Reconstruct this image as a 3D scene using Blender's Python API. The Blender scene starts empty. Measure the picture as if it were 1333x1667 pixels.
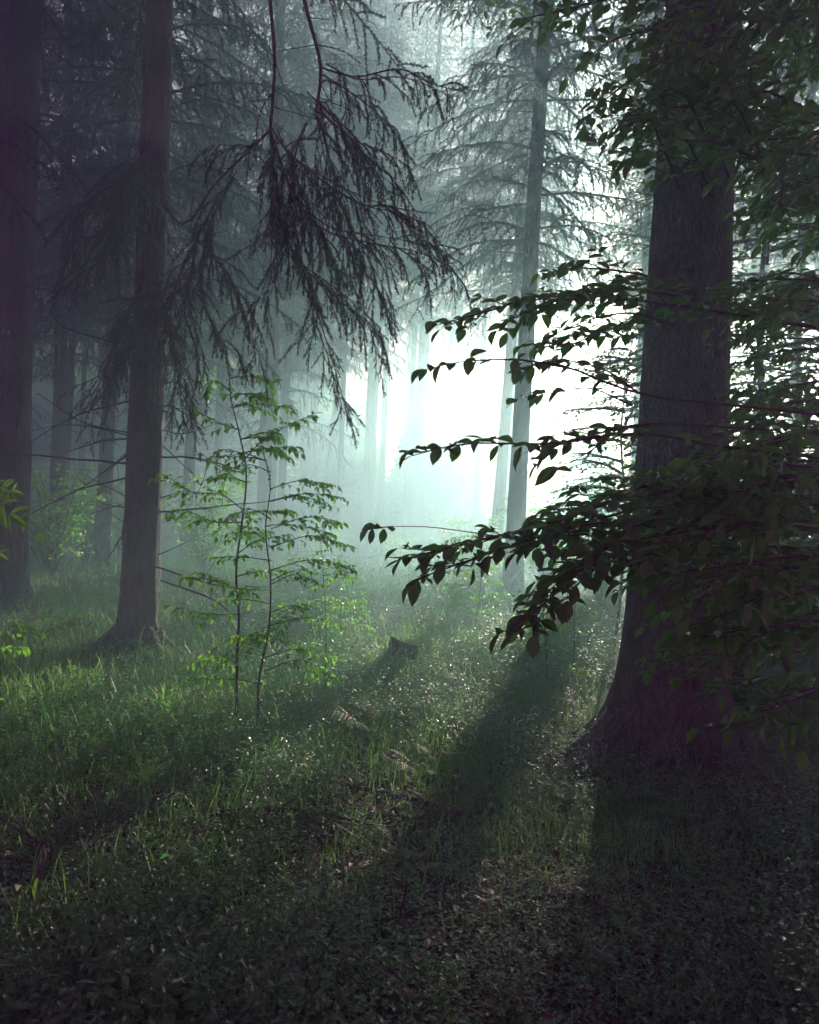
import bpy, math
import numpy as np
from mathutils import Vector, Matrix

R = math.radians
sc = bpy.context.scene

# ------------------------------------------------------------------ camera
FPX = 1308.0                                   # focal length in pixels of the 1333 x 1667 photograph
CAM = Vector((0, 0, 1.6))
PITCH, ROLL = R(-1.2), R(2.2)
cm = Matrix.Rotation(R(90) + PITCH, 3, 'X') @ Matrix.Rotation(ROLL, 3, 'Z')
cd = bpy.data.cameras.new('camera')
cam = bpy.data.objects.new('camera', cd)
sc.collection.objects.link(cam)
cam.matrix_world = Matrix.Translation(CAM) @ cm.to_4x4()
cd.sensor_fit = 'VERTICAL'
cd.sensor_height = 24
cd.lens = 24 * FPX / 1667
cd.clip_end = 400
cd.clip_start = 0.05
sc.camera = cam

# ------------------------------------------------------------------ light
SUN_EL, SUN_AZ = R(17.5), R(17.8)              # low sun ahead, behind the big trunk on the right
sdir = Vector((math.sin(SUN_AZ) * math.cos(SUN_EL), math.cos(SUN_AZ) * math.cos(SUN_EL), math.sin(SUN_EL)))
w = bpy.data.worlds.new('World')
sc.world = w
w.use_nodes = True
nt = w.node_tree
nt.nodes.clear()
sky = nt.nodes.new('ShaderNodeTexSky')
sky.sky_type = 'NISHITA'
sky.sun_disc = False
sky.sun_elevation = SUN_EL
sky.sun_rotation = SUN_AZ
sky.air_density = 1.0
sky.dust_density = 2.0
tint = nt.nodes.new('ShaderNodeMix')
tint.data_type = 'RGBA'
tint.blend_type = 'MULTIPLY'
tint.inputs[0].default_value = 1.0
# tint added to the sky: cream round the sun, plum opposite to colour shadows
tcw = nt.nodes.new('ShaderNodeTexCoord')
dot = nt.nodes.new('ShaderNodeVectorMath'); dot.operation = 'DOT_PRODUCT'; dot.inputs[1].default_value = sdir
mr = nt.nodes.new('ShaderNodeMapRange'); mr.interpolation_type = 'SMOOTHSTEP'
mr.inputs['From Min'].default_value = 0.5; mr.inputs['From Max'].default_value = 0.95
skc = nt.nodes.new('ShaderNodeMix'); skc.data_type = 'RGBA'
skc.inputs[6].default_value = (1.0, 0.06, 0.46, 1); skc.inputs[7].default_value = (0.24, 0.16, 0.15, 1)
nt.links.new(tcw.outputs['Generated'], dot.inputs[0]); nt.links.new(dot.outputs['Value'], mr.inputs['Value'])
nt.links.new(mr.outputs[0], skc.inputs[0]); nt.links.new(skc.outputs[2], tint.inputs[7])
bg = nt.nodes.new('ShaderNodeBackground')
bg.inputs[1].default_value = 0.10
out = nt.nodes.new('ShaderNodeOutputWorld')
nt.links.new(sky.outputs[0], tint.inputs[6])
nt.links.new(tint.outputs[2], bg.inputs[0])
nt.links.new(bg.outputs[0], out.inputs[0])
sl = bpy.data.lights.new('sun', 'SUN')
sl.energy = 5.0
sl.angle = R(0.5)
sl.color = (1.0, 0.73, 0.64)
sun = bpy.data.objects.new('sun', sl)
sc.collection.objects.link(sun)
sun.rotation_euler = sdir.to_track_quat('Z', 'Y').to_euler()
sun.location = (6, 18, 12)

sc.view_settings.view_transform = 'Standard'
sc.view_settings.look = 'None'
sc.view_settings.gamma = 1
sc.view_settings.exposure = 2.1
sc.render.engine = 'CYCLES'
cy = sc.cycles
cy.max_bounces = 7
cy.diffuse_bounces = 3
cy.glossy_bounces = 2
cy.transmission_bounces = 4
cy.transparent_max_bounces = 4
cy.volume_bounces = 1
cy.use_denoising = True
cy.sample_clamp_indirect = 4.0
cy.use_adaptive_sampling = True
cy.adaptive_threshold = 0.015

# ------------------------------------------------------------------ haze numbers
HAZE_DENSITY = 0.030
HAZE_G = 0.70
X0, X1, Y0, Y1, ZB, ZT = -30.0, 30.0, -3.5, 43.0, -3.4, 24.2

# ------------------------------------------------------------------ helpers
rng = np.random.default_rng(7)
col = sc.collection
cmn = np.array(cm)


def ray(px, py):
    d = cmn @ np.array([(px - 666.5) / FPX, -(py - 833.5) / FPX, -1.0])
    return d


def at(px, py, dep):
    """world point seen at pixel (px, py), dep metres ahead (along +Y)"""
    d = ray(px, py)
    return np.array(CAM) + d * (dep / d[1])


def smooth(a, b, x):
    t = np.clip((x - a) / (b - a), 0, 1)
    return t * t * (3 - 2 * t)


def gh(x, y):
    """ground height"""
    x = np.asarray(x, float); y = np.asarray(y, float)
    z = 0.06 * np.sin(x * 1.3 + 0.6) * np.cos(y * 0.9) + 0.05 * np.sin(x * 0.47 + y * 0.61 + 1.0) + 0.02 * np.sin(x * 3.1 - y * 2.3)
    z = z - 1.1 * smooth(12.5, 23, y) + 2.6 * smooth(28, 42, y) * smooth(10, -4, x) + 0.8 * smooth(32, 42, y)
    z = z + 0.15 * smooth(-1.5, -6, x)
    for mx, my, mh, mw in ((1.8, 5.2, .16, .75), (-2.5, 7.5, .14, .6), (-4.4, 9.0, .14, .7), (1.75, 12.7, .12, .6), (-.9, 4.4, .05, .5), (.6, 3.2, .06, .4)):
        z = z + mh * np.exp(-((x - mx) ** 2 + (y - my) ** 2) / mw ** 2)
    return z


def mesh_obj(name, V, F, mat, parent=None, smooth_shade=False, rnd=None, link=True):
    V = np.ascontiguousarray(V, dtype=np.float32).reshape(-1, 3)
    F = np.ascontiguousarray(F, dtype=np.int32).reshape(-1, 3)
    me = bpy.data.meshes.new(name)
    me.vertices.add(len(V)); me.vertices.foreach_set('co', V.ravel())
    me.loops.add(F.size); me.loops.foreach_set('vertex_index', F.ravel())
    me.polygons.add(len(F)); me.polygons.foreach_set('loop_start', np.arange(len(F), dtype=np.int32) * 3)
    me.polygons.foreach_set('use_smooth', np.full(len(F), smooth_shade, dtype=bool))
    if rnd is not None:
        a = me.attributes.new('rnd', 'FLOAT', 'FACE')
        a.data.foreach_set('value', np.ascontiguousarray(rnd, dtype=np.float32))
    me.update(calc_edges=True)
    for m in (mat if isinstance(mat, (list, tuple)) else [mat]):
        me.materials.append(m)
    o = bpy.data.objects.new(name, me)
    if link:
        col.objects.link(o)
    if parent is not None:
        o.parent = parent
    return o


def thing(name, label, cat, loc=(0, 0, 0), group=None, kind=None):
    o = bpy.data.objects.new(name, None)
    col.objects.link(o)
    o.empty_display_size = 0.2
    o.location = loc
    o['label'] = label; o['category'] = cat
    if group: o['group'] = group
    if kind: o['kind'] = kind
    return o


def tag(o, label, cat, group=None, kind=None):
    o['label'] = label; o['category'] = cat
    if group: o['group'] = group
    if kind: o['kind'] = kind
    return o


class Acc:
    """collects triangles"""
    def __init__(s):
        s.V = []; s.F = []; s.C = []; s.n = 0

    def add(s, V, F, c=None):
        V = np.asarray(V, float).reshape(-1, 3); F = np.asarray(F, int).reshape(-1, 3)
        s.V.append(V); s.F.append(F + s.n); s.n += len(V)
        s.C.append(np.full(len(F), 0.5) if c is None else np.asarray(c, float))

    def get(s):
        return np.concatenate(s.V), np.concatenate(s.F), np.concatenate(s.C)

    def obj(s, name, mat, parent=None, sm=False, off=None):
        V, F, C = s.get()
        if off is not None:
            V = V - np.asarray(off)
        return mesh_obj(name, V, F, mat, parent, sm, C)


def nrm(v):
    v = np.asarray(v, float)
    return v / np.maximum(np.linalg.norm(v, axis=-1, keepdims=True), 1e-9)


def frames(D, N):
    """rotation matrices whose columns are the direction, side and normal"""
    D = nrm(D)
    S = nrm(np.cross(N, D))
    N2 = np.cross(D, S)
    return np.stack([D, S, N2], axis=-1)


def inst(T, F, P, M, S):
    T = np.asarray(T, float); P = np.asarray(P, float)
    S = np.asarray(S, float)
    if S.ndim == 1: S = S[:, None]
    TT = T[None] * S[:, None, :]
    V = np.einsum('nij,nkj->nki', M, TT) + P[:, None, :]
    n, k = len(P), len(T)
    FF = F[None] + (np.arange(n) * k)[:, None, None]
    return V.reshape(-1, 3), FF.reshape(-1, 3)


def tube(pts, rad, sides=12, jitter=0.0, r_=None, cap=True):
    pts = np.asarray(pts, float); n = len(pts); rad = np.asarray(rad, float)
    tan = nrm(np.gradient(pts, axis=0))
    ref = np.array([0.0, 1, 0]) if abs(tan[0][1]) < 0.9 else np.array([1.0, 0, 0])
    a = nrm(np.cross(tan, ref)); b = np.cross(tan, a)
    th = np.linspace(0, 2 * np.pi, sides, endpoint=False)
    rr = rad[:, None] * np.ones((n, sides))
    if jitter and r_ is not None:
        rr = rr * (1 + jitter * r_.normal(size=(n, sides)))
    V = pts[:, None] + rr[..., None] * (np.cos(th)[None, :, None] * a[:, None] + np.sin(th)[None, :, None] * b[:, None])
    V = V.reshape(-1, 3)
    i = np.arange(n - 1)[:, None] * sides; j = np.arange(sides)[None]; jn = (j + 1) % sides
    q = np.stack([i + j, i + jn, i + sides + jn, i + sides + j], -1).reshape(-1, 4)
    F = np.concatenate([q[:, [0, 1, 2]], q[:, [0, 2, 3]]])
    if cap:
        V = np.concatenate([V, pts[-1:] + tan[-1:] * rad[-1] * 0.4])
        k = len(V) - 1; base = (n - 1) * sides
        F = np.concatenate([F, np.array([[base + t, base + (t + 1) % sides, k] for t in range(sides)])])
    return V, F


def seg_mesh(A, B, ra, rb, sides=3):
    A = np.asarray(A); B = np.asarray(B)
    D = nrm(B - A)
    ref = np.where(np.abs(D[:, 2:3]) > 0.9, np.array([[1.0, 0, 0]]), np.array([[0.0, 0, 1]]))
    a = nrm(np.cross(D, ref)); b = np.cross(D, a)
    th = np.linspace(0, 2 * np.pi, sides, endpoint=False)
    c = np.cos(th)[None, :, None] * a[:, None] + np.sin(th)[None, :, None] * b[:, None]
    V = np.concatenate([A[:, None] + c * np.asarray(ra)[:, None, None], B[:, None] + c * np.asarray(rb)[:, None, None]], 1)
    f = []
    for j in range(sides):
        k = (j + 1) % sides
        f += [[j, k, sides + k], [j, sides + k, sides + j]]
    f = np.array(f)
    F = f[None] + (np.arange(len(A)) * 2 * sides)[:, None, None]
    return V.reshape(-1, 3), F.reshape(-1, 3)


def resample(pts, n):
    """smooth (Catmull-Rom) curve through pts with n points"""
    p = np.asarray(pts, float)
    if len(p) == 2:
        return p[0] + (p[1] - p[0]) * np.linspace(0, 1, n)[:, None]
    q = np.concatenate([2 * p[:1] - p[1:2], p, 2 * p[-1:] - p[-2:-1]])
    t = np.linspace(0, len(p) - 1 - 1e-6, n); i = t.astype(int); u = (t - i)[:, None]
    a, b, c, d = q[i], q[i + 1], q[i + 2], q[i + 3]
    return 0.5 * (2 * b + (c - a) * u + (2 * a - 5 * b + 4 * c - d) * u ** 2 + (3 * b - a - 3 * c + d) * u ** 3)


# ------------------------------------------------------------------ materials
def new_mat(name):
    m = bpy.data.materials.new(name); m.use_nodes = True
    return m, m.node_tree, m.node_tree.nodes, m.node_tree.links


def bark_mat(name, c1, c2, scale=6.0, stretch=0.25, bump=0.6, rough=0.85, moss=None):
    m, t, N, L = new_mat(name)
    b = N['Principled BSDF']
    tc = N.new('ShaderNodeTexCoord'); mp = N.new('ShaderNodeMapping'); mp.inputs[3].default_value = (1, 1, stretch)
    L.new(tc.outputs['Object'], mp.inputs[0])
    vo = N.new('ShaderNodeTexVoronoi'); vo.inputs['Scale'].default_value = scale * 4; vo.feature = 'F1'
    no = N.new('ShaderNodeTexNoise'); no.inputs['Scale'].default_value = scale; no.inputs['Detail'].default_value = 9
    no.inputs['Roughness'].default_value = 0.7
    L.new(mp.outputs[0], vo.inputs['Vector']); L.new(mp.outputs[0], no.inputs['Vector'])
    cr = N.new('ShaderNodeValToRGB')
    cr.color_ramp.elements[0].color = (*c1, 1); cr.color_ramp.elements[1].color = (*c2, 1)
    cr.color_ramp.elements[0].position = 0.3; cr.color_ramp.elements[1].position = 0.72
    L.new(no.outputs[0], cr.inputs[0])
    src = cr.outputs[0]
    if moss:
        n2 = N.new('ShaderNodeTexNoise'); n2.inputs['Scale'].default_value = 2.2; n2.inputs['Detail'].default_value = 6
        L.new(tc.outputs['Object'], n2.inputs['Vector'])
        r2 = N.new('ShaderNodeValToRGB'); r2.color_ramp.elements[0].position = 0.5; r2.color_ramp.elements[1].position = 0.68
        L.new(n2.outputs[0], r2.inputs[0])
        mx = N.new('ShaderNodeMix'); mx.data_type = 'RGBA'
        L.new(r2.outputs[0], mx.inputs[0]); L.new(src, mx.inputs[6]); mx.inputs[7].default_value = (*moss, 1)
        src = mx.outputs[2]
    L.new(src, b.inputs['Base Color'])
    b.inputs['Roughness'].default_value = rough
    b.inputs['Specular IOR Level'].default_value = 0.25
    ad = N.new('ShaderNodeMath'); ad.operation = 'ADD'
    L.new(vo.outputs['Distance'], ad.inputs[0]); L.new(no.outputs[0], ad.inputs[1])
    bp = N.new('ShaderNodeBump'); bp.inputs['Strength'].default_value = bump; bp.inputs['Distance'].default_value = 0.03
    L.new(ad.outputs[0], bp.inputs['Height']); L.new(bp.outputs[0], b.inputs['Normal'])
    return m


def leaf_mat(name, c1, c2, tc1, trans=0.4, rough=0.35, spec=0.5, dry=None):
    """leaf colour varies from leaf to leaf with the 'rnd' attribute; translucent when the light is behind"""
    m, t, N, L = new_mat(name)
    b = N['Principled BSDF']; outn = N['Material Output']
    at_ = N.new('ShaderNodeAttribute'); at_.attribute_name = 'rnd'
    cr = N.new('ShaderNodeValToRGB')
    cr.color_ramp.elements[0].color = (*c1, 1); cr.color_ramp.elements[1].color = (*c2, 1)
    if dry:
        e = cr.color_ramp.elements.new(0.93); e.color = (*c2, 1)
        cr.color_ramp.elements[2].color = (*dry, 1)
    L.new(at_.outputs['Fac'], cr.inputs[0])
    L.new(cr.outputs[0], b.inputs['Base Color'])
    b.inputs['Roughness'].default_value = rough
    b.inputs['Specular IOR Level'].default_value = spec
    tr = N.new('ShaderNodeBsdfTranslucent')
    mx = N.new('ShaderNodeMix'); mx.data_type = 'RGBA'; mx.inputs[0].default_value = 0.75
    L.new(cr.outputs[0], mx.inputs[6]); mx.inputs[7].default_value = (*tc1, 1)
    L.new(mx.outputs[2], tr.inputs[0])
    ms = N.new('ShaderNodeMixShader'); ms.inputs[0].default_value = trans
    L.new(b.outputs[0], ms.inputs[1]); L.new(tr.outputs[0], ms.inputs[2])
    L.new(ms.outputs[0], outn.inputs[0])
    return m


M_SPRUCE = bark_mat('spruce_bark', (0.03, 0.026, 0.022), (0.10, 0.085, 0.07), 7, 0.35, 0.8, 0.85, (0.045, 0.06, 0.03))
M_BEECH = bark_mat('beech_bark', (0.018, 0.017, 0.015), (0.10, 0.092, 0.078), 13, 0.45, 1.0, 0.8, (0.035, 0.05, 0.03))
M_TWIG = bark_mat('twig_bark', (0.03, 0.02, 0.025), (0.08, 0.055, 0.055), 12, 0.6, 0.2, 0.7)
M_DRY = bark_mat('dry_twig', (0.10, 0.105, 0.08), (0.22, 0.22, 0.17), 14, 0.6, 0.2, 0.7)
M_NEEDLE = leaf_mat('needles', (0.02, 0.035, 0.022), (0.05, 0.085, 0.035), (0.06, 0.13, 0.03), 0.22, 0.35, 0.5)
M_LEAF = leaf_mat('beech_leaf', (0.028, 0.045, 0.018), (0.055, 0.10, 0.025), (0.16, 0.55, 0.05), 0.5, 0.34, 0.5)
M_HERB = leaf_mat('herb_leaf', (0.055, 0.045, 0.045), (0.06, 0.12, 0.05), (0.27, 0.85, 0.24), 0.5, 0.43, 0.8, (0.20, 0.10, 0.04))
M_GRASS = leaf_mat('grass_blade', (0.04, 0.10, 0.03), (0.09, 0.16, 0.045), (0.38, 0.88, 0.17), 0.55, 0.4, 0.5, (0.30, 0.22, 0.09))
M_FERN = leaf_mat('fern_leaf', (0.04, 0.09, 0.025), (0.09, 0.16, 0.04), (0.28, 0.70, 0.08), 0.5, 0.55, 0.25)
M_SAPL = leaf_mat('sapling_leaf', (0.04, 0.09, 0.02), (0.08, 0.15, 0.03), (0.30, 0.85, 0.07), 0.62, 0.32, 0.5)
M_LITTER = leaf_mat('litter', (0.05, 0.025, 0.022), (0.16, 0.09, 0.06), (0.25, 0.12, 0.06), 0.2, 0.5, 0.6)
M_YOUNG = leaf_mat('young_leaf', (0.06, 0.13, 0.02), (0.10, 0.19, 0.03), (0.2, 0.5, 0.05), 0.5, 0.35, 0.4)


def ground_mat():
    m, t, N, L = new_mat('forest_floor')
    b = N['Principled BSDF']
    tc = N.new('ShaderNodeTexCoord')
    n1 = N.new('ShaderNodeTexNoise'); n1.inputs['Scale'].default_value = 1.4; n1.inputs['Detail'].default_value = 12; n1.inputs['Roughness'].default_value = 0.75
    n2 = N.new('ShaderNodeTexVoronoi'); n2.inputs['Scale'].default_value = 28
    L.new(tc.outputs['Object'], n1.inputs['Vector']); L.new(tc.outputs['Object'], n2.inputs['Vector'])
    cr = N.new('ShaderNodeValToRGB'); e = cr.color_ramp.elements
    e[0].position = 0.35; e[0].color = (0.035, 0.02, 0.022, 1)
    e[1].position = 0.65; e[1].color = (0.045, 0.06, 0.025, 1)
    x = e.new(0.5); x.color = (0.07, 0.042, 0.03, 1)
    L.new(n1.outputs[0], cr.inputs[0])
    mx = N.new('ShaderNodeMix'); mx.data_type = 'RGBA'; mx.blend_type = 'MULTIPLY'; mx.inputs[0].default_value = 0.6
    L.new(cr.outputs[0], mx.inputs[6]); L.new(n2.outputs['Color'], mx.inputs[7])
    L.new(mx.outputs[2], b.inputs['Base Color'])
    b.inputs['Roughness'].default_value = 0.9
    bp = N.new('ShaderNodeBump'); bp.inputs['Strength'].default_value = 1; bp.inputs['Distance'].default_value = 0.04
    L.new(n2.outputs['Distance'], bp.inputs['Height']); L.new(bp.outputs[0], b.inputs['Normal'])
    return m


# ------------------------------------------------------------------ ground
gx = np.linspace(X0 + 0.6, X1 - 0.6, 340); gy = np.linspace(Y0 + 0.5, Y1 - 0.6, 300)
GX, GY = np.meshgrid(gx, gy)
GV = np.stack([GX, GY, gh(GX, GY) + 0.015 * rng.normal(size=GX.shape)], -1).reshape(-1, 3)
nx, ny = len(gx), len(gy)
ii = (np.arange(ny - 1)[:, None] * nx + np.arange(nx - 1)[None]).ravel()
GF = np.concatenate([np.stack([ii, ii + 1, ii + nx + 1], -1), np.stack([ii, ii + nx + 1, ii + nx], -1)])
g = mesh_obj('ground', GV, GF, ground_mat(), None, True)
g['kind'] = 'structure'

# ------------------------------------------------------------------ haze
hv = np.array([[x, y, z] for x in (X0, X1) for y in (Y0, Y1) for z in (ZB, ZT)], float)
hf = np.array([[0, 1, 3], [0, 3, 2], [4, 6, 7], [4, 7, 5], [0, 4, 5], [0, 5, 1], [2, 3, 7], [2, 7, 6], [0, 2, 6], [0, 6, 4], [1, 5, 7], [1, 7, 3]])
hm, t, N, L = new_mat('haze')
N.clear()
o_ = N.new('ShaderNodeOutputMaterial'); pv = N.new('ShaderNodeVolumePrincipled')
pv.inputs['Density'].default_value = HAZE_DENSITY
pv.inputs['Anisotropy'].default_value = HAZE_G
pv.inputs['Color'].default_value = (0.50, 0.87, 0.91, 1)
L.new(pv.outputs[0], o_.inputs['Volume'])
hz = mesh_obj('haze', hv, hf, hm)
tag(hz, 'pale morning mist filling the forest between the trunks', 'mist', kind='stuff')

# ------------------------------------------------------------------ leaf templates (length along x, normal z)
def leaf_tpl(ts, ws, fold=0.25, droop=0.15):
    V = []; F = []
    for i, (t_, w_) in enumerate(zip(ts, ws)):
        z = -droop * t_ * t_
        V += [[t_, 0, z], [t_, w_, z + fold * w_], [t_, -w_, z + fold * w_]]
    for i in range(len(ts) - 1):
        a, b = 3 * i, 3 * i + 3
        F += [[a, b, b + 1], [a, b + 1, a + 1], [a, b + 2, b], [a, a + 2, b + 2]]
    V = np.array(V); F = np.array(F)
    ar = np.linalg.norm(np.cross(V[F[:, 1]] - V[F[:, 0]], V[F[:, 2]] - V[F[:, 0]]), axis=1)
    return V, F[ar > 1e-6]


LEAF_BIG = leaf_tpl([0, .12, .3, .5, .72, .9, 1], [0, .14, .25, .29, .22, .08, 0], .3, .05)
LEAF_MID = leaf_tpl([0, .3, .65, 1], [0, .28, .27, 0], 0.3, 0.2)
LEAF_SML = leaf_tpl([0, .45, 1], [0, .30, 0], 0.3, 0.1)


class Wood:
    def __init__(s):
        s.A = []; s.B = []; s.ra = []; s.rb = []

    def line(s, pts, r0, r1):
        pts = np.asarray(pts); n = len(pts) - 1
        r = np.linspace(r0, r1, n + 1)
        s.A.append(pts[:-1]); s.B.append(pts[1:]); s.ra.append(r[:-1]); s.rb.append(r[1:])

    def arrays(s):
        return np.concatenate(s.A), np.concatenate(s.B), np.concatenate(s.ra), np.concatenate(s.rb)


class Leaves:
    def __init__(s):
        s.P = []; s.D = []; s.N = []; s.S = []

    def put(s, p, d, n, sz):
        s.P.append(p); s.D.append(d); s.N.append(n); s.S.append(sz)

    def obj(s, name, tpl, mat, parent, r_, off=(0, 0, 0)):
        P = np.array(s.P); M = frames(np.array(s.D), np.array(s.N))
        S = np.array(s.S); n_ = len(S)             # leaves differ in width and curl
        S = np.stack([S, S * r_.uniform(.72, 1.12, n_), S * r_.uniform(.2, 3.0, n_)], -1)
        V, F = inst(tpl[0], tpl[1], P - np.asarray(off), M, S)
        c = np.repeat(r_.random(len(P)), len(tpl[1]))
        return mesh_obj(name, V, F, mat, parent, False, c)


def curve_out(p, d, L, n, droop, r_, wob=0.12):
    """a twig: n segments of total length L that bends down by droop and wobbles"""
    pts = [np.array(p, float)]; d = nrm(d)
    for i in range(n):
        d = nrm(d + np.array([0, 0, -droop / n]) + wob * r_.normal(size=3) / math.sqrt(n))
        pts.append(pts[-1] + d * L / n)
    return np.array(pts)


def leafy_twig(lv, wood, pts, r0, leaf, r_, gap, flat=0.35, start=0.15):
    """alternate leaves along a twig, in a flat layer"""
    wood.line(pts, r0, r0 * 0.3)
    d = np.diff(pts, axis=0); ln = np.linalg.norm(d, axis=1); cum = np.concatenate([[0], np.cumsum(ln)])
    L = cum[-1]; s = L * start; side = 1 if r_.random() < .5 else -1
    while s <= L:
        i = min(np.searchsorted(cum, s, side='right') - 1, len(d) - 1)
        p = pts[i] + d[i] * ((s - cum[i]) / max(ln[i], 1e-6)); t_ = nrm(d[i])
        hs = nrm(np.cross(t_, [0, 0, 1.0]) + 1e-6) * side
        dd = nrm(0.55 * t_ + 0.9 * hs + np.array([0, 0, -0.04]) + 0.2 * r_.normal(size=3))
        nn = nrm(np.array([0, 0, 1.0]) + flat * r_.normal(size=3))
        lv.put(p, dd, nn, leaf * r_.uniform(0.45, 1.25))
        side = -side; s += gap * r_.uniform(0.7, 1.3)
    lv.put(pts[-1], nrm(d[-1] + np.array([0, 0, -0.02])), nrm(np.array([0, 0, 1.0]) + flat * r_.normal(size=3)), leaf)


def beech_branch(lv, wood, pts, r0, r_, leaf=0.06, twig=0.35, step=0.07, gap=0.035, start=0.1, droop=0.3, lift=0.0, flat=0.35, taper=0.6):
    """pts: smooth 3D polyline of the branch; side twigs in a flat fan on both sides, each leafed"""
    wood.line(pts, r0, r0 * 0.25)
    d = np.diff(pts, axis=0); ln = np.linalg.norm(d, axis=1); cum = np.concatenate([[0], np.cumsum(ln)])
    L = cum[-1]; s = L * start; side = 1
    while s < L * 0.97:
        i = min(np.searchsorted(cum, s, side='right') - 1, len(d) - 1)
        p = pts[i] + d[i] * ((s - cum[i]) / max(ln[i], 1e-6)); t_ = nrm(d[i])
        hs = nrm(np.cross(t_, [0, 0, 1.0]) + 1e-6) * side
        dd = nrm(t_ * 0.8 + hs * 0.75 + np.array([0, 0, lift]) + 0.15 * r_.normal(size=3))
        l_ = twig * (1 - taper * s / L) * r_.uniform(0.6, 1.25)
        tw = curve_out(p, dd, l_, 5, droop, r_)
        leafy_twig(lv, wood, tw, r0 * 0.3, leaf, r_, gap, flat)
        side = -side; s += step * r_.uniform(0.7, 1.3)
    leafy_twig(lv, wood, pts[-4:], r0 * 0.3, leaf, r_, gap, flat)


def wood_obj(wood, name, mat, parent, sides=5, off=(0, 0, 0)):
    A, B, ra, rb = wood.arrays()
    V, F = seg_mesh(A, B, ra, rb, sides)
    return mesh_obj(name, V - np.asarray(off), F, mat, parent, True)


# ------------------------------------------------------------------ spruce twigs
class Needled:
    def __init__(s):
        s.w = Wood(); s.A = []; s.B = []; s.dens = []

    def line(s, pts, r0, r1, needled=1.0):
        s.w.line(pts, r0, r1)
        if needled > 0:
            s.A.append(pts[:-1]); s.B.append(pts[1:]); s.dens.append(np.full(len(pts) - 1, needled))

    def mesh(s, r_, per_m, nlen, nwid, sides=3):
        A, B, ra, rb = s.w.arrays()
        WV, WF = seg_mesh(A, B, ra, rb, sides)
        A = np.concatenate(s.A); B = np.concatenate(s.B); dn = np.concatenate(s.dens)
        ln = np.linalg.norm(B - A, axis=1)
        k = r_.poisson(ln * per_m * dn)
        idx = np.repeat(np.arange(len(A)), k)
        t_ = r_.random(len(idx))[:, None]
        P = A[idx] + (B[idx] - A[idx]) * t_
        T = nrm(B - A)[idx]
        rv = nrm(np.cross(T, r_.normal(size=T.shape)))
        D = nrm(T * r_.uniform(0.5, 1.0, (len(T), 1)) + rv)
        S = nrm(np.cross(D, r_.normal(size=D.shape))) * (nwid / 2)
        l_ = nlen * r_.uniform(0.7, 1.2, (len(T), 1))
        NV = np.stack([P - S, P + S, P + D * l_], 1).reshape(-1, 3)
        NF = np.arange(len(NV)).reshape(-1, 3)
        # colour: needles of one twig belong together
        c = np.clip(r_.random(len(A))[idx] * 0.6 + r_.random(len(idx)) * 0.4, 0, 1)
        return (WV, WF), (NV, NF, c)


def spruce_limb(nd, pts, r0, r_, side_len=0.45, step=0.12, droop=1.6, sub=True, start=0.15, taper=0.45, sub_step=0.07, bare=0.0, out=0.65, thin=1.0):
    """a spruce branch: side twigs hang down on both sides like a curtain"""
    nd.line(pts, r0 * thin, r0 * 0.2 * thin, 0.6)
    d = np.diff(pts, axis=0); ln = np.linalg.norm(d, axis=1); cum = np.concatenate([[0], np.cumsum(ln)])
    L = cum[-1]; s = L * start; side = 1
    while s < L:
        if sub and r_.random() < .22:
            s += step; continue
        i = min(np.searchsorted(cum, s, side='right') - 1, len(d) - 1)
        p = pts[i] + d[i] * ((s - cum[i]) / max(ln[i], 1e-6)); t_ = nrm(d[i])
        hs = nrm(np.cross(t_, [0, 0, 1.0]) + 1e-6) * side
        dd = nrm(t_ * 0.7 + hs * out + 0.25 * r_.normal(size=3))
        l_ = side_len * (1 - taper * s / L) * (r_.uniform(0.3, 1.5) if sub else r_.uniform(.55, 1.3))
        tw = curve_out(p, dd, l_, 6, droop * r_.uniform(0.3, 1.4), r_, 0.3)
        nd.line(tw, r0 * 0.35, 0.0012, 0.0 if r_.random() < bare else 1.0)
        if sub:
            q = l_ * 0.18; sd = 1
            cl = l_ / 6
            while q < l_ * 0.92:
                k = min(int(q / cl), 5); pp = tw[k] + (tw[k + 1] - tw[k]) * (q / cl - k); tt = nrm(tw[k + 1] - tw[k])
                h2 = nrm(np.cross(tt, r_.normal(size=3))) * sd
                d2 = nrm(tt * 0.9 + h2 * 0.6)
                s2 = curve_out(pp, d2, l_ * r_.uniform(0.2, 0.42) * (1.1 - q / l_), 3, droop * 0.4, r_, 0.2)
                nd.line(s2, 0.0018, 0.0009, 1.0)
                sd = -sd; q += sub_step * r_.uniform(0.7, 1.4)
        side = -side; s += step * r_.uniform(0.7, 1.3)


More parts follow.
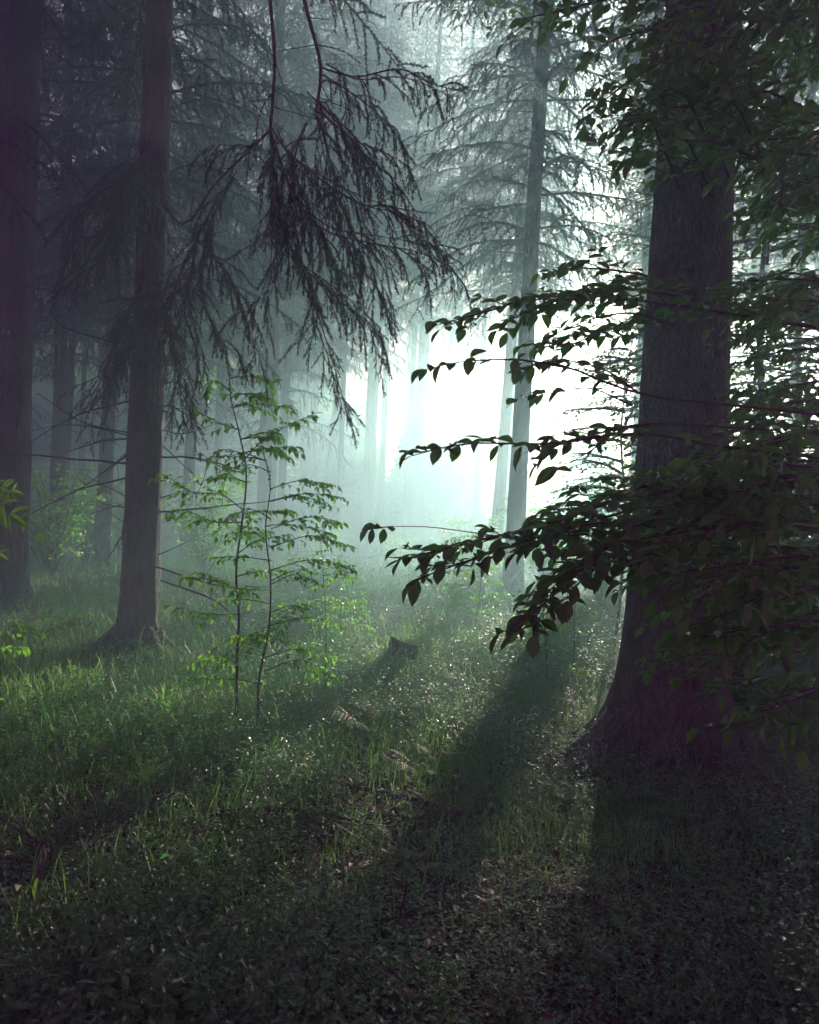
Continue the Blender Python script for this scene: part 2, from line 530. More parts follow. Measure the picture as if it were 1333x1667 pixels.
def crown_mesh(seed, z0, z1, rmax, whorl, per, per_m, twig_len=0.5):
    """one spruce crown, base at z0 above the tree's foot"""
    r_ = np.random.default_rng(seed); nd = Needled()
    z = z0
    while z < z1:
        f = (z - z0) / (z1 - z0)
        k = per if f < .75 else per - 1
        a0 = r_.uniform(0, 6.28)
        for j in range(k):
            a = a0 + 6.283 * j / k + r_.normal() * 0.25
            Lb = (rmax * (1 - f) ** 0.75 + 0.35) * r_.uniform(0.65, 1.15) * (1 if f > 0.08 else r_.uniform(.5, 1))
            d = np.array([math.cos(a), math.sin(a), 0.05 + 0.35 * f])
            p0 = np.array([0, 0, z + r_.normal() * 0.12])
            pts = curve_out(p0, d, Lb, 7, 0.75 - 0.4 * f, r_, 0.1)
            spruce_limb(nd, pts, 0.018 * (1.1 - f) + 0.006, r_, twig_len * (1 - 0.4 * f), 0.10, 1.9, sub=False, start=0.10, out=0.8)
        z += whorl * r_.uniform(0.75, 1.25)
    (WV, WF), (NV, NF, c) = nd.mesh(r_, per_m, 0.036, 0.015)
    V = np.concatenate([WV, NV]); F = np.concatenate([WF, NF + len(WV)])
    C = np.concatenate([np.full(len(WF), 0.0), c])
    return V, F, C


CROWNS = {}
def crown_data(key):
    if key not in CROWNS:
        spec = {  # seed, crown base, top, radius, whorl step, per whorl, needles per metre, twig length
            'low':  (11, 4.6, 21.5, 2.7, 0.62, 6, 240, 0.62),
            'mid':  (12, 7.2, 22.5, 3.2, 0.56, 7, 270, 0.62),
            'high': (13, 9.6, 23.0, 3.2, 0.56, 7, 260, 0.62),
            'top':  (14, 12.4, 23.4, 2.8, 0.58, 6, 240, 0.60),
            'thin': (15, 5.6, 14.0, 1.5, 0.60, 5, 170, 0.40),
        }[key]
        V, F, C = crown_mesh(*spec)
        o = mesh_obj('crown', V, F, M_NEEDLE, None, False, C, link=False)
        CROWNS[key] = o.data
        bpy.data.objects.remove(o)
    return CROWNS[key]


def dead_branch_data(seed):
    r_ = np.random.default_rng(seed); w_ = Wood()
    L = r_.uniform(0.5, 1.3)
    pts = curve_out([0, 0, 0], [1, 0, r_.uniform(-.15, .25)], L, 8, r_.uniform(-.2, .5), r_, 0.22)
    w_.line(pts, 0.011, 0.003)
    for k in range(r_.integers(2, 6)):
        i = r_.integers(2, 8)
        d = nrm(pts[i] - pts[i - 1] + 0.8 * r_.normal(size=3))
        w_.line(curve_out(pts[i], d, L * r_.uniform(.15, .4), 4, 0.2, r_, 0.2), 0.004, 0.0015)
    A, B, ra, rb = w_.arrays(); V, F = seg_mesh(A, B, ra, rb, 4)
    o = mesh_obj('dead_branch', V, F, M_TWIG, None, True, link=False)
    d = o.data; bpy.data.objects.remove(o)
    return d


DEAD = [dead_branch_data(100 + i) for i in range(8)]


def trunk_mesh(base, top, rad, flare, r_, sides=20, mat=None, parent=None, step=0.25, jit=0.02, bend=0.03):
    """tapered trunk between two points, given relative to the tree's foot"""
    base = np.asarray(base, float); top = np.asarray(top, float)
    L = np.linalg.norm(top - base); n = max(10, int(L / step))
    t_ = np.linspace(0, 1, n) ** 1.25
    pts = base + (top - base) * t_[:, None]
    pts[:, 0] += bend * np.sin(t_ * 9 + r_.uniform(0, 6)) * t_; pts[:, 1] += bend * np.sin(t_ * 7 + r_.uniform(0, 6)) * t_
    h = t_ * L
    r0 = rad * (1.0 - 0.8 * (h / L)) + rad * flare * np.exp(-h / 0.22) + rad * 0.14 * np.exp(-h / 1.6)
    V, F = tube(pts, r0, sides, 0)
    # lobes at the root and bark relief
    k = n * sides
    th = np.tile(np.arange(sides) / sides * 2 * np.pi, n)
    hh = np.repeat(h, sides); C = np.repeat(pts, sides, 0)
    ph = r_.uniform(0, 6, 3)
    m_ = 1 + 0.16 * flare * np.exp(-hh / 0.35) * np.sin(5 * th + ph[0]) + 0.015 * np.sin(3 * th + hh * 1.7 + ph[1]) + jit * r_.normal(size=k)
    V[:k] = C + (V[:k] - C) * m_[:, None]
    return mesh_obj('trunk', V, F, mat or M_SPRUCE, parent, True)


def spruce(pa, pb, dep, wpx, crown, label, seed, group=None, dead=8, dz=(1.2, 8), sides=16, height=22.0, tz=0.0, cat='tree', crown_rot=None, flare=0.35):
    """pa, pb: two pixels on the trunk's axis, both dep metres ahead; wpx: trunk width in pixels at pa"""
    r_ = np.random.default_rng(seed)
    A = at(pa[0], pa[1], dep); B = at(pb[0], pb[1], dep)
    u = (B - A) / (B[2] - A[2])
    zz = 0.0
    for _ in range(4):
        f = A + u * (zz - A[2]); zz = float(gh(f[0], f[1]))
    foot = A + u * (zz - 0.06 - A[2])
    t = thing('spruce_tree', label, cat, foot, group)
    rad = wpx * 0.5 / FPX * dep
    trunk_mesh([0, 0, 0], u * height, rad, flare, r_, sides, M_SPRUCE, t, jit=.035 if sides > 24 else .02)
    if crown:
        c = bpy.data.objects.new('crown', crown_data(crown)); col.objects.link(c); c.parent = t
        # shear free: lean the crown with the trunk
        q = Vector((0, 0, 1)).rotation_difference(Vector(u))
        c.rotation_mode = 'QUATERNION'
        rr = crown_rot if crown_rot is not None else r_.uniform(0, 6.28)
        c.rotation_quaternion = q @ Matrix.Rotation(rr, 3, 'Z').to_quaternion()
        c.location = (0, 0, tz)
    for i in range(dead):
        z = r_.uniform(*dz)
        b = bpy.data.objects.new('dead_branch', DEAD[r_.integers(0, len(DEAD))]); col.objects.link(b); b.parent = t
        a = r_.uniform(0, 6.28)
        b.rotation_euler = (r_.uniform(-.4, .4), r_.uniform(-.15, .35), a)
        b.scale = (1, 1, 1)
        off = rad * 0.6
        b.location = u * z + np.array([math.cos(a) * off, math.sin(a) * off, 0])
    return t, foot, u, rad


# ------------------------------------------------------------------ the spruces one can tell apart
T_EDGE = spruce((2, 800), (26, 200), 9.0, 84, 'mid', 'thick dark spruce trunk cut by the left edge of the photo', 21, dead=7, sides=28, height=21)
T_LEFT = spruce((232, 800), (254, 200), 7.5, 54, 'mid', 'dark spruce with a flared foot standing in the sunlit undergrowth, drooping branches over it', 22, dead=16, dz=(0.5, 3.6), sides=32, height=21, crown_rot=1.0)
spruce((168, 850), (183, 550), 14, 24, 'low', 'hazy spruce trunk just left of the dark flared spruce', 23, dead=9)
spruce((101, 850), (119, 550), 17, 13, 'low', 'thin leaning spruce trunk in teal mist beside the thick edge trunk', 24, dead=9)
spruce((433, 850), (441, 560), 19, 33, 'mid', 'broad misty spruce trunk behind the slender saplings', 25, dead=6)
T_MAIN = spruce((840, 850), (884, 80), 12.7, 30, 'low', 'tall straight spruce in front of the brightest mist, leaning slightly right', 26, dead=12, dz=(2, 9), sides=24, crown_rot=0.4, tz=1.1)
spruce((814, 800), (838, 480), 19, 21, 'mid', 'pale spruce trunk close behind the tall straight one on its left', 27, dead=8, dz=(2, 9))
spruce((676, 840), (688, 600), 33, 26, 'high', 'pale spruce trunk alone in the bright mist at the centre', 28, dead=6)
spruce((724, 840), (738, 600), 35, 28, 'high', 'very pale spruce trunk between the centre trunk and the tall straight one', 29, dead=6)
spruce((536, 800), (546, 690), 33, 20, 'high', 'faint spruce trunk below the tips of the hanging spruce branch', 30, dead=4)
spruce((500, 800), (512, 650), 34, 15, 'high', 'faint thin spruce trunk right of the slender saplings', 31, dead=4)
spruce((551, 800), (556, 700), 31, 8, 'high', 'very thin faint trunk touching the right side of a faint spruce', 32, dead=2)
spruce((602, 820), (610, 650), 31, 15, 'high', 'left one of two pale trunks close together in the far mist', 33, dead=3)
spruce((620, 820), (626, 650), 33, 12, 'high', 'right one of two pale trunks close together in the far mist', 34, dead=3)
spruce((846, 500), (858, 150), 26, 20, 'high', 'hazy spruce trunk partly hidden by the tall straight one near the top', 35, dead=5, dz=(5, 10))
spruce((463, 700), (470, 560), 22, 14, 'low', 'slim hazy spruce between the broad misty trunk and the hanging branch', 36, dead=4)
spruce((305, 850), (318, 560), 19, 20, 'low', 'hazy spruce seen through the gap right of the dark flared spruce', 37, dead=5)
spruce((350, 850), (360, 600), 25, 14, 'mid', 'faint far spruce behind the left sprays of the taller sapling', 38, dead=3)

# far spruces that only show as pale stripes and dark crowns; they keep out of the sun's path
fr = np.random.default_rng(5)
far = []
tries = 0
while len(far) < 46 and tries < 4000:
    tries += 1
    y = fr.uniform(13, 39); x = fr.uniform(-0.62, 0.6) * y
    if any((x - a) ** 2 + (y - b) ** 2 < 3.2 ** 2 for a, b in far): continue
    px = 666 + x / y * FPX
    if y < 24 and 100 < px < 900: continue
    if 640 < px < 1010 and y < 26: continue
    if 860 < px < 1010 and y < 32: continue
    if abs(x - (-2.0 + .321 * (y - 5.3))) < 1.5: continue      # the lane the sunbeam takes to the lit patch
    far.append((x, y))
for i, (x, y) in enumerate(far):
    px = 666 + x / y * FPX
    open_side = px > 560
    cr = (('high' if y < 18 or 26 < y < 31 else 'top') if px > 1010 else 'mid' if y < 23 else 'top') if open_side else ('low' if y < 24 else 'mid' if y < 34 else 'high')
    side = 'left' if px < 560 else ('centre' if px < 860 else 'right')
    lab = {'left': 'faint far spruce lost in the teal mist on the left', 'centre': 'faint far spruce lost in the bright mist at the centre',
           'right': 'faint far spruce in the mist behind the beech leaves on the right'}[side]
    r_ = np.random.default_rng(300 + i)
    a = at(px, 800, y); b = at(px + 10 + 12 * (px / 1333), 500, y)
    spruce((px, 800), (px + 8 + 10 * (px / 1333), 500), y, r_.uniform(0.2, 0.34) / y * FPX, cr, lab, 400 + i, 'far spruces in the mist, ' + side, dead=3 if y < 30 else 0, sides=10, tz=.7 if 26 < y < 31 and px > 900 else 0)

# spruces added so that their crowns shade the place from beyond the frame's edge
for i, (x, y, cr, lab) in enumerate([(-5.9, 12.0, 'low', 'spruce with a low dark crown at the upper left, left of the thick edge trunk'),
                                     (-3.6, 11.2, 'low', 'spruce with a dark crown over the gap between the two left trunks'),
                                     (5.9, 9.6, 'mid', 'spruce behind the beech leaves at the right edge'),
                                     (8.6, 14.0, 'mid', 'spruce beyond the beech leaves past the right edge'),
                                     (-5.0, 6.2, 'low', 'spruce left of the photo with its dark crown over the top left corner'),
                                     (-3.4, 4.0, 'mid', 'unseen spruce added for shade left of the viewpoint'),
                                     (4.8, 4.2, 'low', 'unseen spruce added for shade right of the viewpoint beyond the young beech'),
                                     (-.8, -1.6, 'mid', 'unseen spruce added for shade behind the viewpoint')]):
    if y < 0:
        f = np.array([x, y, float(gh(x, y)) - .05]); t = thing('spruce_tree', lab, 'tree', f)
        trunk_mesh([0, 0, 0], [.2, 0, 21], .18, .35, np.random.default_rng(500 + i), 14, M_SPRUCE, t)
        c = bpy.data.objects.new('crown', crown_data(cr)); col.objects.link(c); c.parent = t
        continue
    px = 666 + x / y * FPX
    spruce((px, 800), (px + 12, 400), y, 0.3 / y * FPX, cr, lab, 500 + i, dead=5, sides=14)

# ------------------------------------------------------------------ hanging spruce branches, part of the dark flared spruce
foot = T_LEFT[1]


def hang(paths0, seed, side_len, step, r0, name='branch', per_m=330, mat=M_NEEDLE, parent=None, off=None, droop=1.5, bare=0.1, sub_step=0.05, nlen=0.016, nwid=0.0022, start=0.08, taper=.45, dup=1):
    r_ = np.random.default_rng(seed); nd = Needled()
    paths = list(paths0)
    for p in paths0:                            # companions of each leafed bough give the curtain its depth
        if p.get('bare'): continue
        for k in range(dup):
            ox, oy, od = r_.normal() * 16, r_.normal() * 12 - 4, r_.uniform(-.3, .3)
            q = dict(p); n_ = len(p['pts'])
            q['pts'] = [(a + ox * i / (n_ - 1) + r_.normal() * 6, b + oy * i / (n_ - 1) + r_.normal() * 6, c + od * i / (n_ - 1)) for i, (a, b, c) in enumerate(p['pts'])]
            q['len'] = p.get('len', side_len) * r_.uniform(.8, 1.2); q['r'] = p.get('r', r0) * .7
            paths.append(q)
    for p in paths:
        pts3 = [at(*q) for q in p['pts']]
        n = p.get('n', 14)
        pts = resample(pts3, n)
        if p.get('bare'):
            nd.line(pts, p.get('r', r0), p.get('r1', r0 * .6), 0.0)
            for k in range(9):                   # dead side twigs
                i_ = r_.integers(n // 3, n - 1)
                nd.line(curve_out(pts[i_], nrm(pts[i_] - pts[i_ - 1]) * .5 + r_.normal(size=3) * .7, r_.uniform(.08, .3), 5, .5, r_, .3), .003, .001, 0.0 if r_.random() < .6 else .8)
        else:
            spruce_limb(nd, pts, p.get('r', r0), r_, p.get('len', side_len), p.get('step', step), p.get('droop', droop), True, p.get('start', start), taper, sub_step, bare, .65, .6)
    (WV, WF), (NV, NF, c) = nd.mesh(r_, per_m, nlen, nwid, 5)
    off = np.asarray(off)
    b = mesh_obj(name, WV - off, WF, M_TWIG, parent, True)
    mesh_obj('needles', NV - off, NF, mat, b, False, c)
    return b


D = 4.4
# limb that comes down from above the frame, with its curtain of twigs
hang([
    dict(pts=[(300, -260, 6.6), (420, -160, 5.4), (437, -20, 4.6), (447, 90, 4.4), (444, 160, 4.4), (440, 212, 4.4)], bare=True, r=0.012, r1=0.008),
    dict(pts=[(437, -20, 4.6), (480, -40, 4.5), (505, 40, 4.4), (522, 110, 4.3), (515, 180, 4.3)], bare=True, r=0.013, r1=0.008),
    dict(pts=[(440, 212, 4.4), (410, 236, 4.4), (370, 245, 4.4), (345, 262, 4.4)], len=.16, r=.006),
    dict(pts=[(440, 205, 4.4), (470, 250, 4.3), (520, 290, 4.25), (580, 330, 4.2), (640, 345, 4.2), (690, 362, 4.15)], len=.34, r=.010),
    dict(pts=[(515, 180, 4.3), (560, 215, 4.2), (600, 260, 4.2), (640, 290, 4.2)], len=.30, r=.008),
    dict(pts=[(522, 110, 4.3), (580, 125, 4.2), (650, 112, 4.1), (700, 135, 4.1), (745, 148, 4.1)], len=.24, r=.009),
    dict(pts=[(522, 120, 4.3), (570, 150, 4.3), (620, 190, 4.3), (655, 235, 4.3), (668, 262, 4.3)], len=.22, r=.007),
    dict(pts=[(440, 212, 4.4), (470, 300, 4.35), (520, 370, 4.3), (600, 395, 4.25), (680, 410, 4.2), (738, 436, 4.2)], len=.38, r=.010),
    dict(pts=[(440, 215, 4.4), (450, 300, 4.4), (470, 400, 4.35), (530, 470, 4.3), (590, 520, 4.3), (625, 570, 4.3)], len=.34, r=.009),
    dict(pts=[(470, 300, 4.35), (490, 420, 4.3), (520, 520, 4.3), (545, 600, 4.3), (568, 690, 4.3)], len=.26, r=.008, droop=1.0),
    dict(pts=[(450, 280, 4.4), (455, 380, 4.4), (440, 450, 4.4), (430, 520, 4.4)], len=.24, r=.007),
    dict(pts=[(515, 180, 4.3), (540, 270, 4.4), (560, 350, 4.4), (610, 440, 4.4), (640, 500, 4.4)], len=.32, r=.008),
    dict(pts=[(500, 200, 4.5), (480, 260, 4.5), (500, 340, 4.5), (540, 420, 4.5), (560, 500, 4.5)], len=.36, r=.008),
    dict(pts=[(500, 150, 4.5), (540, 190, 4.55), (590, 250, 4.6), (620, 300, 4.6), (650, 320, 4.6)], len=.36, r=.008),
], 41, 0.3, 0.046, 0.009, parent=T_LEFT[0], off=foot, droop=2.1, sub_step=0.040, per_m=620, nwid=.0030, nlen=.0165, taper=.15)

D = 4.9
hang([
    dict(pts=[(262, 330, 7.3), (300, 365, 6.0), (350, 300, 5.0), (400, 250, 4.7), (440, 212, 4.5)], bare=True, r=0.010, r1=0.006),
    dict(pts=[(380, 290, 4.9), (350, 345, 4.9), (335, 400, 4.9), (372, 450, 4.85), (400, 520, 4.8), (425, 590, 4.8)], len=.26, r=.008),
    dict(pts=[(350, 330, 4.9), (315, 400, 4.9), (285, 470, 4.9), (275, 540, 4.9), (290, 610, 4.9), (300, 690, 4.9)], len=.24, r=.007, droop=1.1),
    dict(pts=[(335, 400, 4.9), (330, 470, 4.9), (350, 540, 4.9), (385, 580, 4.9), (410, 610, 4.9)], len=.26, r=.006),
    dict(pts=[(315, 420, 4.9), (300, 500, 4.9), (320, 570, 4.9), (330, 640, 4.9)], len=.24, r=.006),
    dict(pts=[(300, 470, 5.0), (270, 480, 5.1), (240, 500, 5.2)], len=.3, r=.006),
], 42, 0.3, 0.046, 0.008, parent=T_LEFT[0], off=foot, droop=2.0, sub_step=0.040, per_m=620, nwid=.0030, nlen=.0165, taper=.15)

# twigs drooping round the trunk at mid height, and the sunlit curtain left of it
hang([
    dict(pts=[(235, 470, 7.3), (200, 520, 7.0), (170, 600, 6.8), (135, 625, 6.7)], len=.4, r=.01),
    dict(pts=[(240, 500, 7.2), (215, 560, 6.9), (180, 620, 6.7), (150, 665, 6.6)], len=.4, r=.01),
    dict(pts=[(235, 540, 7.2), (200, 590, 6.9), (175, 660, 6.8), (168, 740, 6.8)], len=.3, r=.01, droop=1.0),
    dict(pts=[(245, 460, 7.2), (250, 520, 6.8), (262, 580, 6.7), (255, 650, 6.7)], len=.45, r=.01),
    dict(pts=[(250, 500, 7.2), (280, 550, 6.9), (285, 620, 6.8), (275, 690, 6.8)], len=.4, r=.01),
    dict(pts=[(240, 480, 7.2), (225, 530, 6.9), (230, 590, 6.7)], len=.5, r=.01),
], 43, 0.4, 0.05, 0.009, parent=T_LEFT[0], off=foot, per_m=420, nlen=.018, nwid=.0045, sub_step=.05, bare=.2)
hang([
    dict(pts=[(235, 250, 7.3), (190, 290, 6.9), (140, 330, 6.7), (90, 370, 6.6)], len=.55, r=.01),
    dict(pts=[(235, 280, 7.3), (210, 320, 6.9), (170, 370, 6.7), (110, 420, 6.6)], len=.55, r=.01),
    dict(pts=[(235, 330, 7.3), (210, 370, 6.9), (180, 410, 6.8), (100, 470, 6.7)], len=.5, r=.01),
    dict(pts=[(235, 250, 7.2), (200, 300, 6.9), (190, 350, 6.8), (175, 400, 6.7)], len=.55, r=.01),
], 44, 0.4, 0.045, 0.009, parent=T_LEFT[0], off=foot, per_m=420, nlen=.018, nwid=.0045, sub_step=.05, bare=.2, droop=2.0)
# bare arching twigs on the left spruce
w1 = Wood()
for pts, r0, r1 in [([(78, 500, 6.4), (100, 530, 6.5), (150, 548, 6.8), (210, 562, 7.3)], .003, .008),
                    ([(60, 640, 6.6), (90, 660, 6.7), (140, 690, 7.0), (212, 705, 7.4)], .003, .007),
                    ([(50, 702, 6.5), (100, 692, 6.7), (150, 695, 7.0), (212, 710, 7.4)], .002, .007),
                    ([(312, 878, 7.2), (288, 890, 7.3), (258, 903, 7.5)], .003, .007),
                    ([(185, 885, 7.2), (205, 900, 7.5)], .003, .005), ([(140, 775, 7.0), (205, 808, 7.5)], .003, .006),
                    ([(262, 700, 7.5), (300, 706, 7.2), (350, 690, 7.0)], .006, .002),
                    ([(262, 810, 7.5), (300, 800, 7.2)], .006, .003),
                    ([(262, 945, 7.4), (300, 958, 6.9), (345, 975, 6.4), (380, 1000, 6.2)], .011, .005)]:
    w1.line(resample([at(*q) for q in pts], 10), r0, r1)
wood_obj(w1, 'dead_branch', M_TWIG, T_LEFT[0], 5, foot)

for i, (a, L_) in enumerate([(190, .5), (255, .45), (320, .5), (20, .35), (120, .4)]):
    d = np.array([math.cos(R(a)), math.sin(R(a)), 0]); tt = np.linspace(0, 1, 9)
    p = d * (0.12 + L_ * tt)[:, None]; p[:, 2] = 0.17 * (1 - tt) ** 2 + 0.05 - 0.13 * tt
    V, F = tube(p, 0.075 * (1 - tt) ** 0.8 + 0.018, 8)
    mesh_obj('root', V, F, M_SPRUCE, T_LEFT[0], True)

# ------------------------------------------------------------------ the big beech on the right
r_ = np.random.default_rng(61)
A = at(1103, 900, 5.2); B = at(1135, 200, 5.2)
u = (B - A) / (B[2] - A[2])
bf = A + u * (float(gh(1.8, 5.2)) - 0.05 - A[2])
beech = thing('beech_tree', 'massive dark beech trunk on the right hiding the sun, its foot flaring into roots', 'tree', bf)
trunk_mesh([0, 0, 0], u * 13.5, 0.305, 0.55, r_, 48, M_BEECH, beech, step=0.12, jit=0.006, bend=0.02)
# surface roots spreading from the foot
for i, (a, L_) in enumerate([(200, .75), (160, .5), (240, .6), (290, .6), (340, .5), (20, .5)]):
    d = np.array([math.cos(R(a)), math.sin(R(a)), 0])
    n = 10; tt = np.linspace(0, 1, n)
    p = d * (0.18 + L_ * tt)[:, None]; p[:, 2] = 0.28 * (1 - tt) ** 2.2 + 0.03 - 0.14 * tt
    V, F = tube(p, 0.13 * (1 - tt) ** 0.8 + 0.025, 10)
    mesh_obj('root', V, F, M_BEECH, beech, True)


def px_branch(name, parent, off, specs, seed, mat=M_LEAF, tpl=LEAF_BIG, wm=M_TWIG, leaf_name='leaves'):
    r_ = np.random.default_rng(seed); lv = Leaves(); wd = Wood()
    for s in specs:
        pts = resample([at(*q) for q in s['pts']], s.get('n', 14))
        k = {a: b for a, b in s.items() if a not in ('pts', 'n', 'bare', 'r1')}
        if s.get('bare'):
            wd.line(pts, s['r0'], s.get('r1', s['r0'] * .3))
        else:
            beech_branch(lv, wd, pts, r_=r_, **k)
    b = wood_obj(wd, name, wm, parent, 5, off)
    if lv.P:
        lv.obj(leaf_name, tpl, mat, b, r_, off)
    return b


# upper boughs in front of the trunk: dark roof of leaves at the top right
def fan(p0, n, spread, L, dep_var, r_, k):
    out = []
    return out


top_specs = []
rr = np.random.default_rng(62)
for i in range(76):
    x0 = rr.uniform(1090, 1420); y0 = rr.uniform(-140, 330)
    dep = rr.uniform(2.9, 5.0)
    x1 = x0 + rr.uniform(-260, 120); y1 = y0 + rr.uniform(10, 120)
    if x1 < 1010 and y1 > 190: x1 = 1020
    if x1 < 1240 and y1 > 250 : y1 = rr.uniform(120, 250)
    top_specs.append(dict(pts=[(x0, y0, dep), ((x0 + x1) / 2, (y0 + y1) / 2 - 25, dep - .15), (x1, y1, dep - .3)], r0=.008, leaf=.07, twig=.34, step=.075, gap=.04, flat=.45))
px_branch('bough', beech, bf, top_specs[:38], 63)
px_branch('bough', beech, bf, top_specs[38:], 64)
px_branch('bough', beech, bf, [
    dict(pts=[(1190, -60, 4.0), (1080, -20, 3.7), (980, 0, 3.5), (900, 20, 3.4), (850, 30, 3.4)], r0=.010, leaf=.07, twig=.34, step=.07, gap=.045, flat=.5),
    dict(pts=[(1180, -10, 4.0), (1090, 40, 3.6), (1010, 60, 3.5), (960, 90, 3.4)], r0=.008, leaf=.07, twig=.32, step=.08, gap=.045, flat=.5),
    dict(pts=[(1150, 60, 3.9), (1060, 110, 3.5), (1000, 150, 3.4), (950, 195, 3.4)], r0=.008, leaf=.07, twig=.24, step=.07, gap=.045, flat=.5),
    dict(pts=[(1120, 130, 3.9), (1070, 190, 3.6), (1040, 225, 3.5), (1005, 272, 3.5)], r0=.006, leaf=.065, twig=.12, step=.12, gap=.06, flat=.6),
    dict(pts=[(1200, 60, 4.2), (1130, 120, 3.8), (1110, 180, 3.6), (1150, 240, 3.6)], r0=.006, leaf=.07, twig=.3, step=.08, gap=.045, flat=.5),
], 65)
# right of the trunk: layered sprays with gaps
side_specs = []
for i in range(56):
    y0 = rr.uniform(230, 860); x0 = rr.uniform(1330, 1470)
    if 395 < y0 < 445: y0 += 70
    dep = rr.uniform(2.8, 4.8)
    x1 = rr.uniform(1185, 1270); y1 = y0 + rr.uniform(-20, 60)
    side_specs.append(dict(pts=[(x0, y0, dep), ((x0 + x1) / 2, (y0 + y1) / 2 - 14, dep - .1), (x1, y1, dep - .2)], r0=.007, leaf=.065, twig=.26, step=.085, gap=.042, flat=.3))
px_branch('bough', beech, bf, side_specs[:28], 66)
px_branch('bough', beech, bf, side_specs[28:], 67)


def leaf_crown(name, parent, z0, z1, rad, n, seed, leaf=.09, axis=None, twig=.7):
    """a beech crown: boughs spreading from the stem, leafed in layers"""
    r_ = np.random.default_rng(seed); lv = Leaves(); wd = Wood()
    for i in range(n):
        a = i * 2.4 + r_.normal() * .3; z = z0 + (z1 - z0) * (i + .5) / n; f = (z - z0) / (z1 - z0)
        L_ = rad * (1 - .55 * f ** 1.5) * r_.uniform(.65, 1.1)
        p = (np.asarray(axis) * z if axis is not None else np.array([0, 0, z]))
        pts = curve_out(p, [math.cos(a), math.sin(a), .35], L_, 12, .45, r_, .15)
        beech_branch(lv, wd, pts, .022, r_, leaf, twig, .13, .075, .15, .3, 0, .5, .4)
        for q in (4, 6, 8):
            d = nrm(pts[q] - pts[q - 1]); s = nrm(np.cross(d, [0, 0, 1.])) * (1 if q % 4 else -1)
            sub = curve_out(pts[q], d * .7 + s * .8, L_ * .4, 8, .3, r_, .15)
            beech_branch(lv, wd, sub, .012, r_, leaf, twig * .7, .13, .075, .1, .3, 0, .5, .4)
    w_ = wood_obj(wd, 'bough', M_TWIG, parent, 3)
    lv.obj('leaves', LEAF_SML, M_LEAF, w_, r_)


leaf_crown('crown', beech, 5.2, 13.0, 4.2, 34, 690, .10, u)


def small_beech(label, px, dep, h_, z0, rad, n, seed, leaf=.065, r0=.045):
    p = at(px, 820, dep); f = np.array([p[0], dep, float(gh(p[0], dep)) - .03])
    t = thing('small_beech', label, 'tree', f)
    r_ = np.random.default_rng(seed)
    pts = resample([[0, 0, 0], [.05, 0, h_ * .4], [-.03, .04, h_ * .7], [.04, 0, h_]], 20)
    V, F = tube(pts, np.linspace(r0, r0 * .3, 20), 10)
    mesh_obj('trunk', V, F, M_BEECH, t, True)
    leaf_crown('crown', t, z0, h_, rad, n, seed + 1, leaf, None, .42)
    return t


small_beech('small beech right behind the massive trunk, its fine sprays showing left of it', 1112, 8.0, 5.2, .9, 1.2, 46, 700, .06)
small_beech('leafy small beech between the massive trunk and the right edge', 1230, 7.2, 5.0, .2, 1.2, 44, 702)
small_beech('small beech filling the dark right edge at eye height', 1370, 6.0, 4.6, .1, 1.3, 44, 704)
small_beech('slim small beech in the bright gap left of the massive trunk', 1012, 8.6, 3.4, 1.4, .85, 30, 708, .055, .02)
small_beech('leafy small beech added for shade beyond the right edge leaves', 1290, 10.5, 6.0, .2, 1.6, 40, 710)  # added to keep the sun off the floor at the right
small_beech('small beech far behind the massive trunk with sunlit leaves', 1075, 12.5, 7.0, 2.8, 1.9, 26, 706)

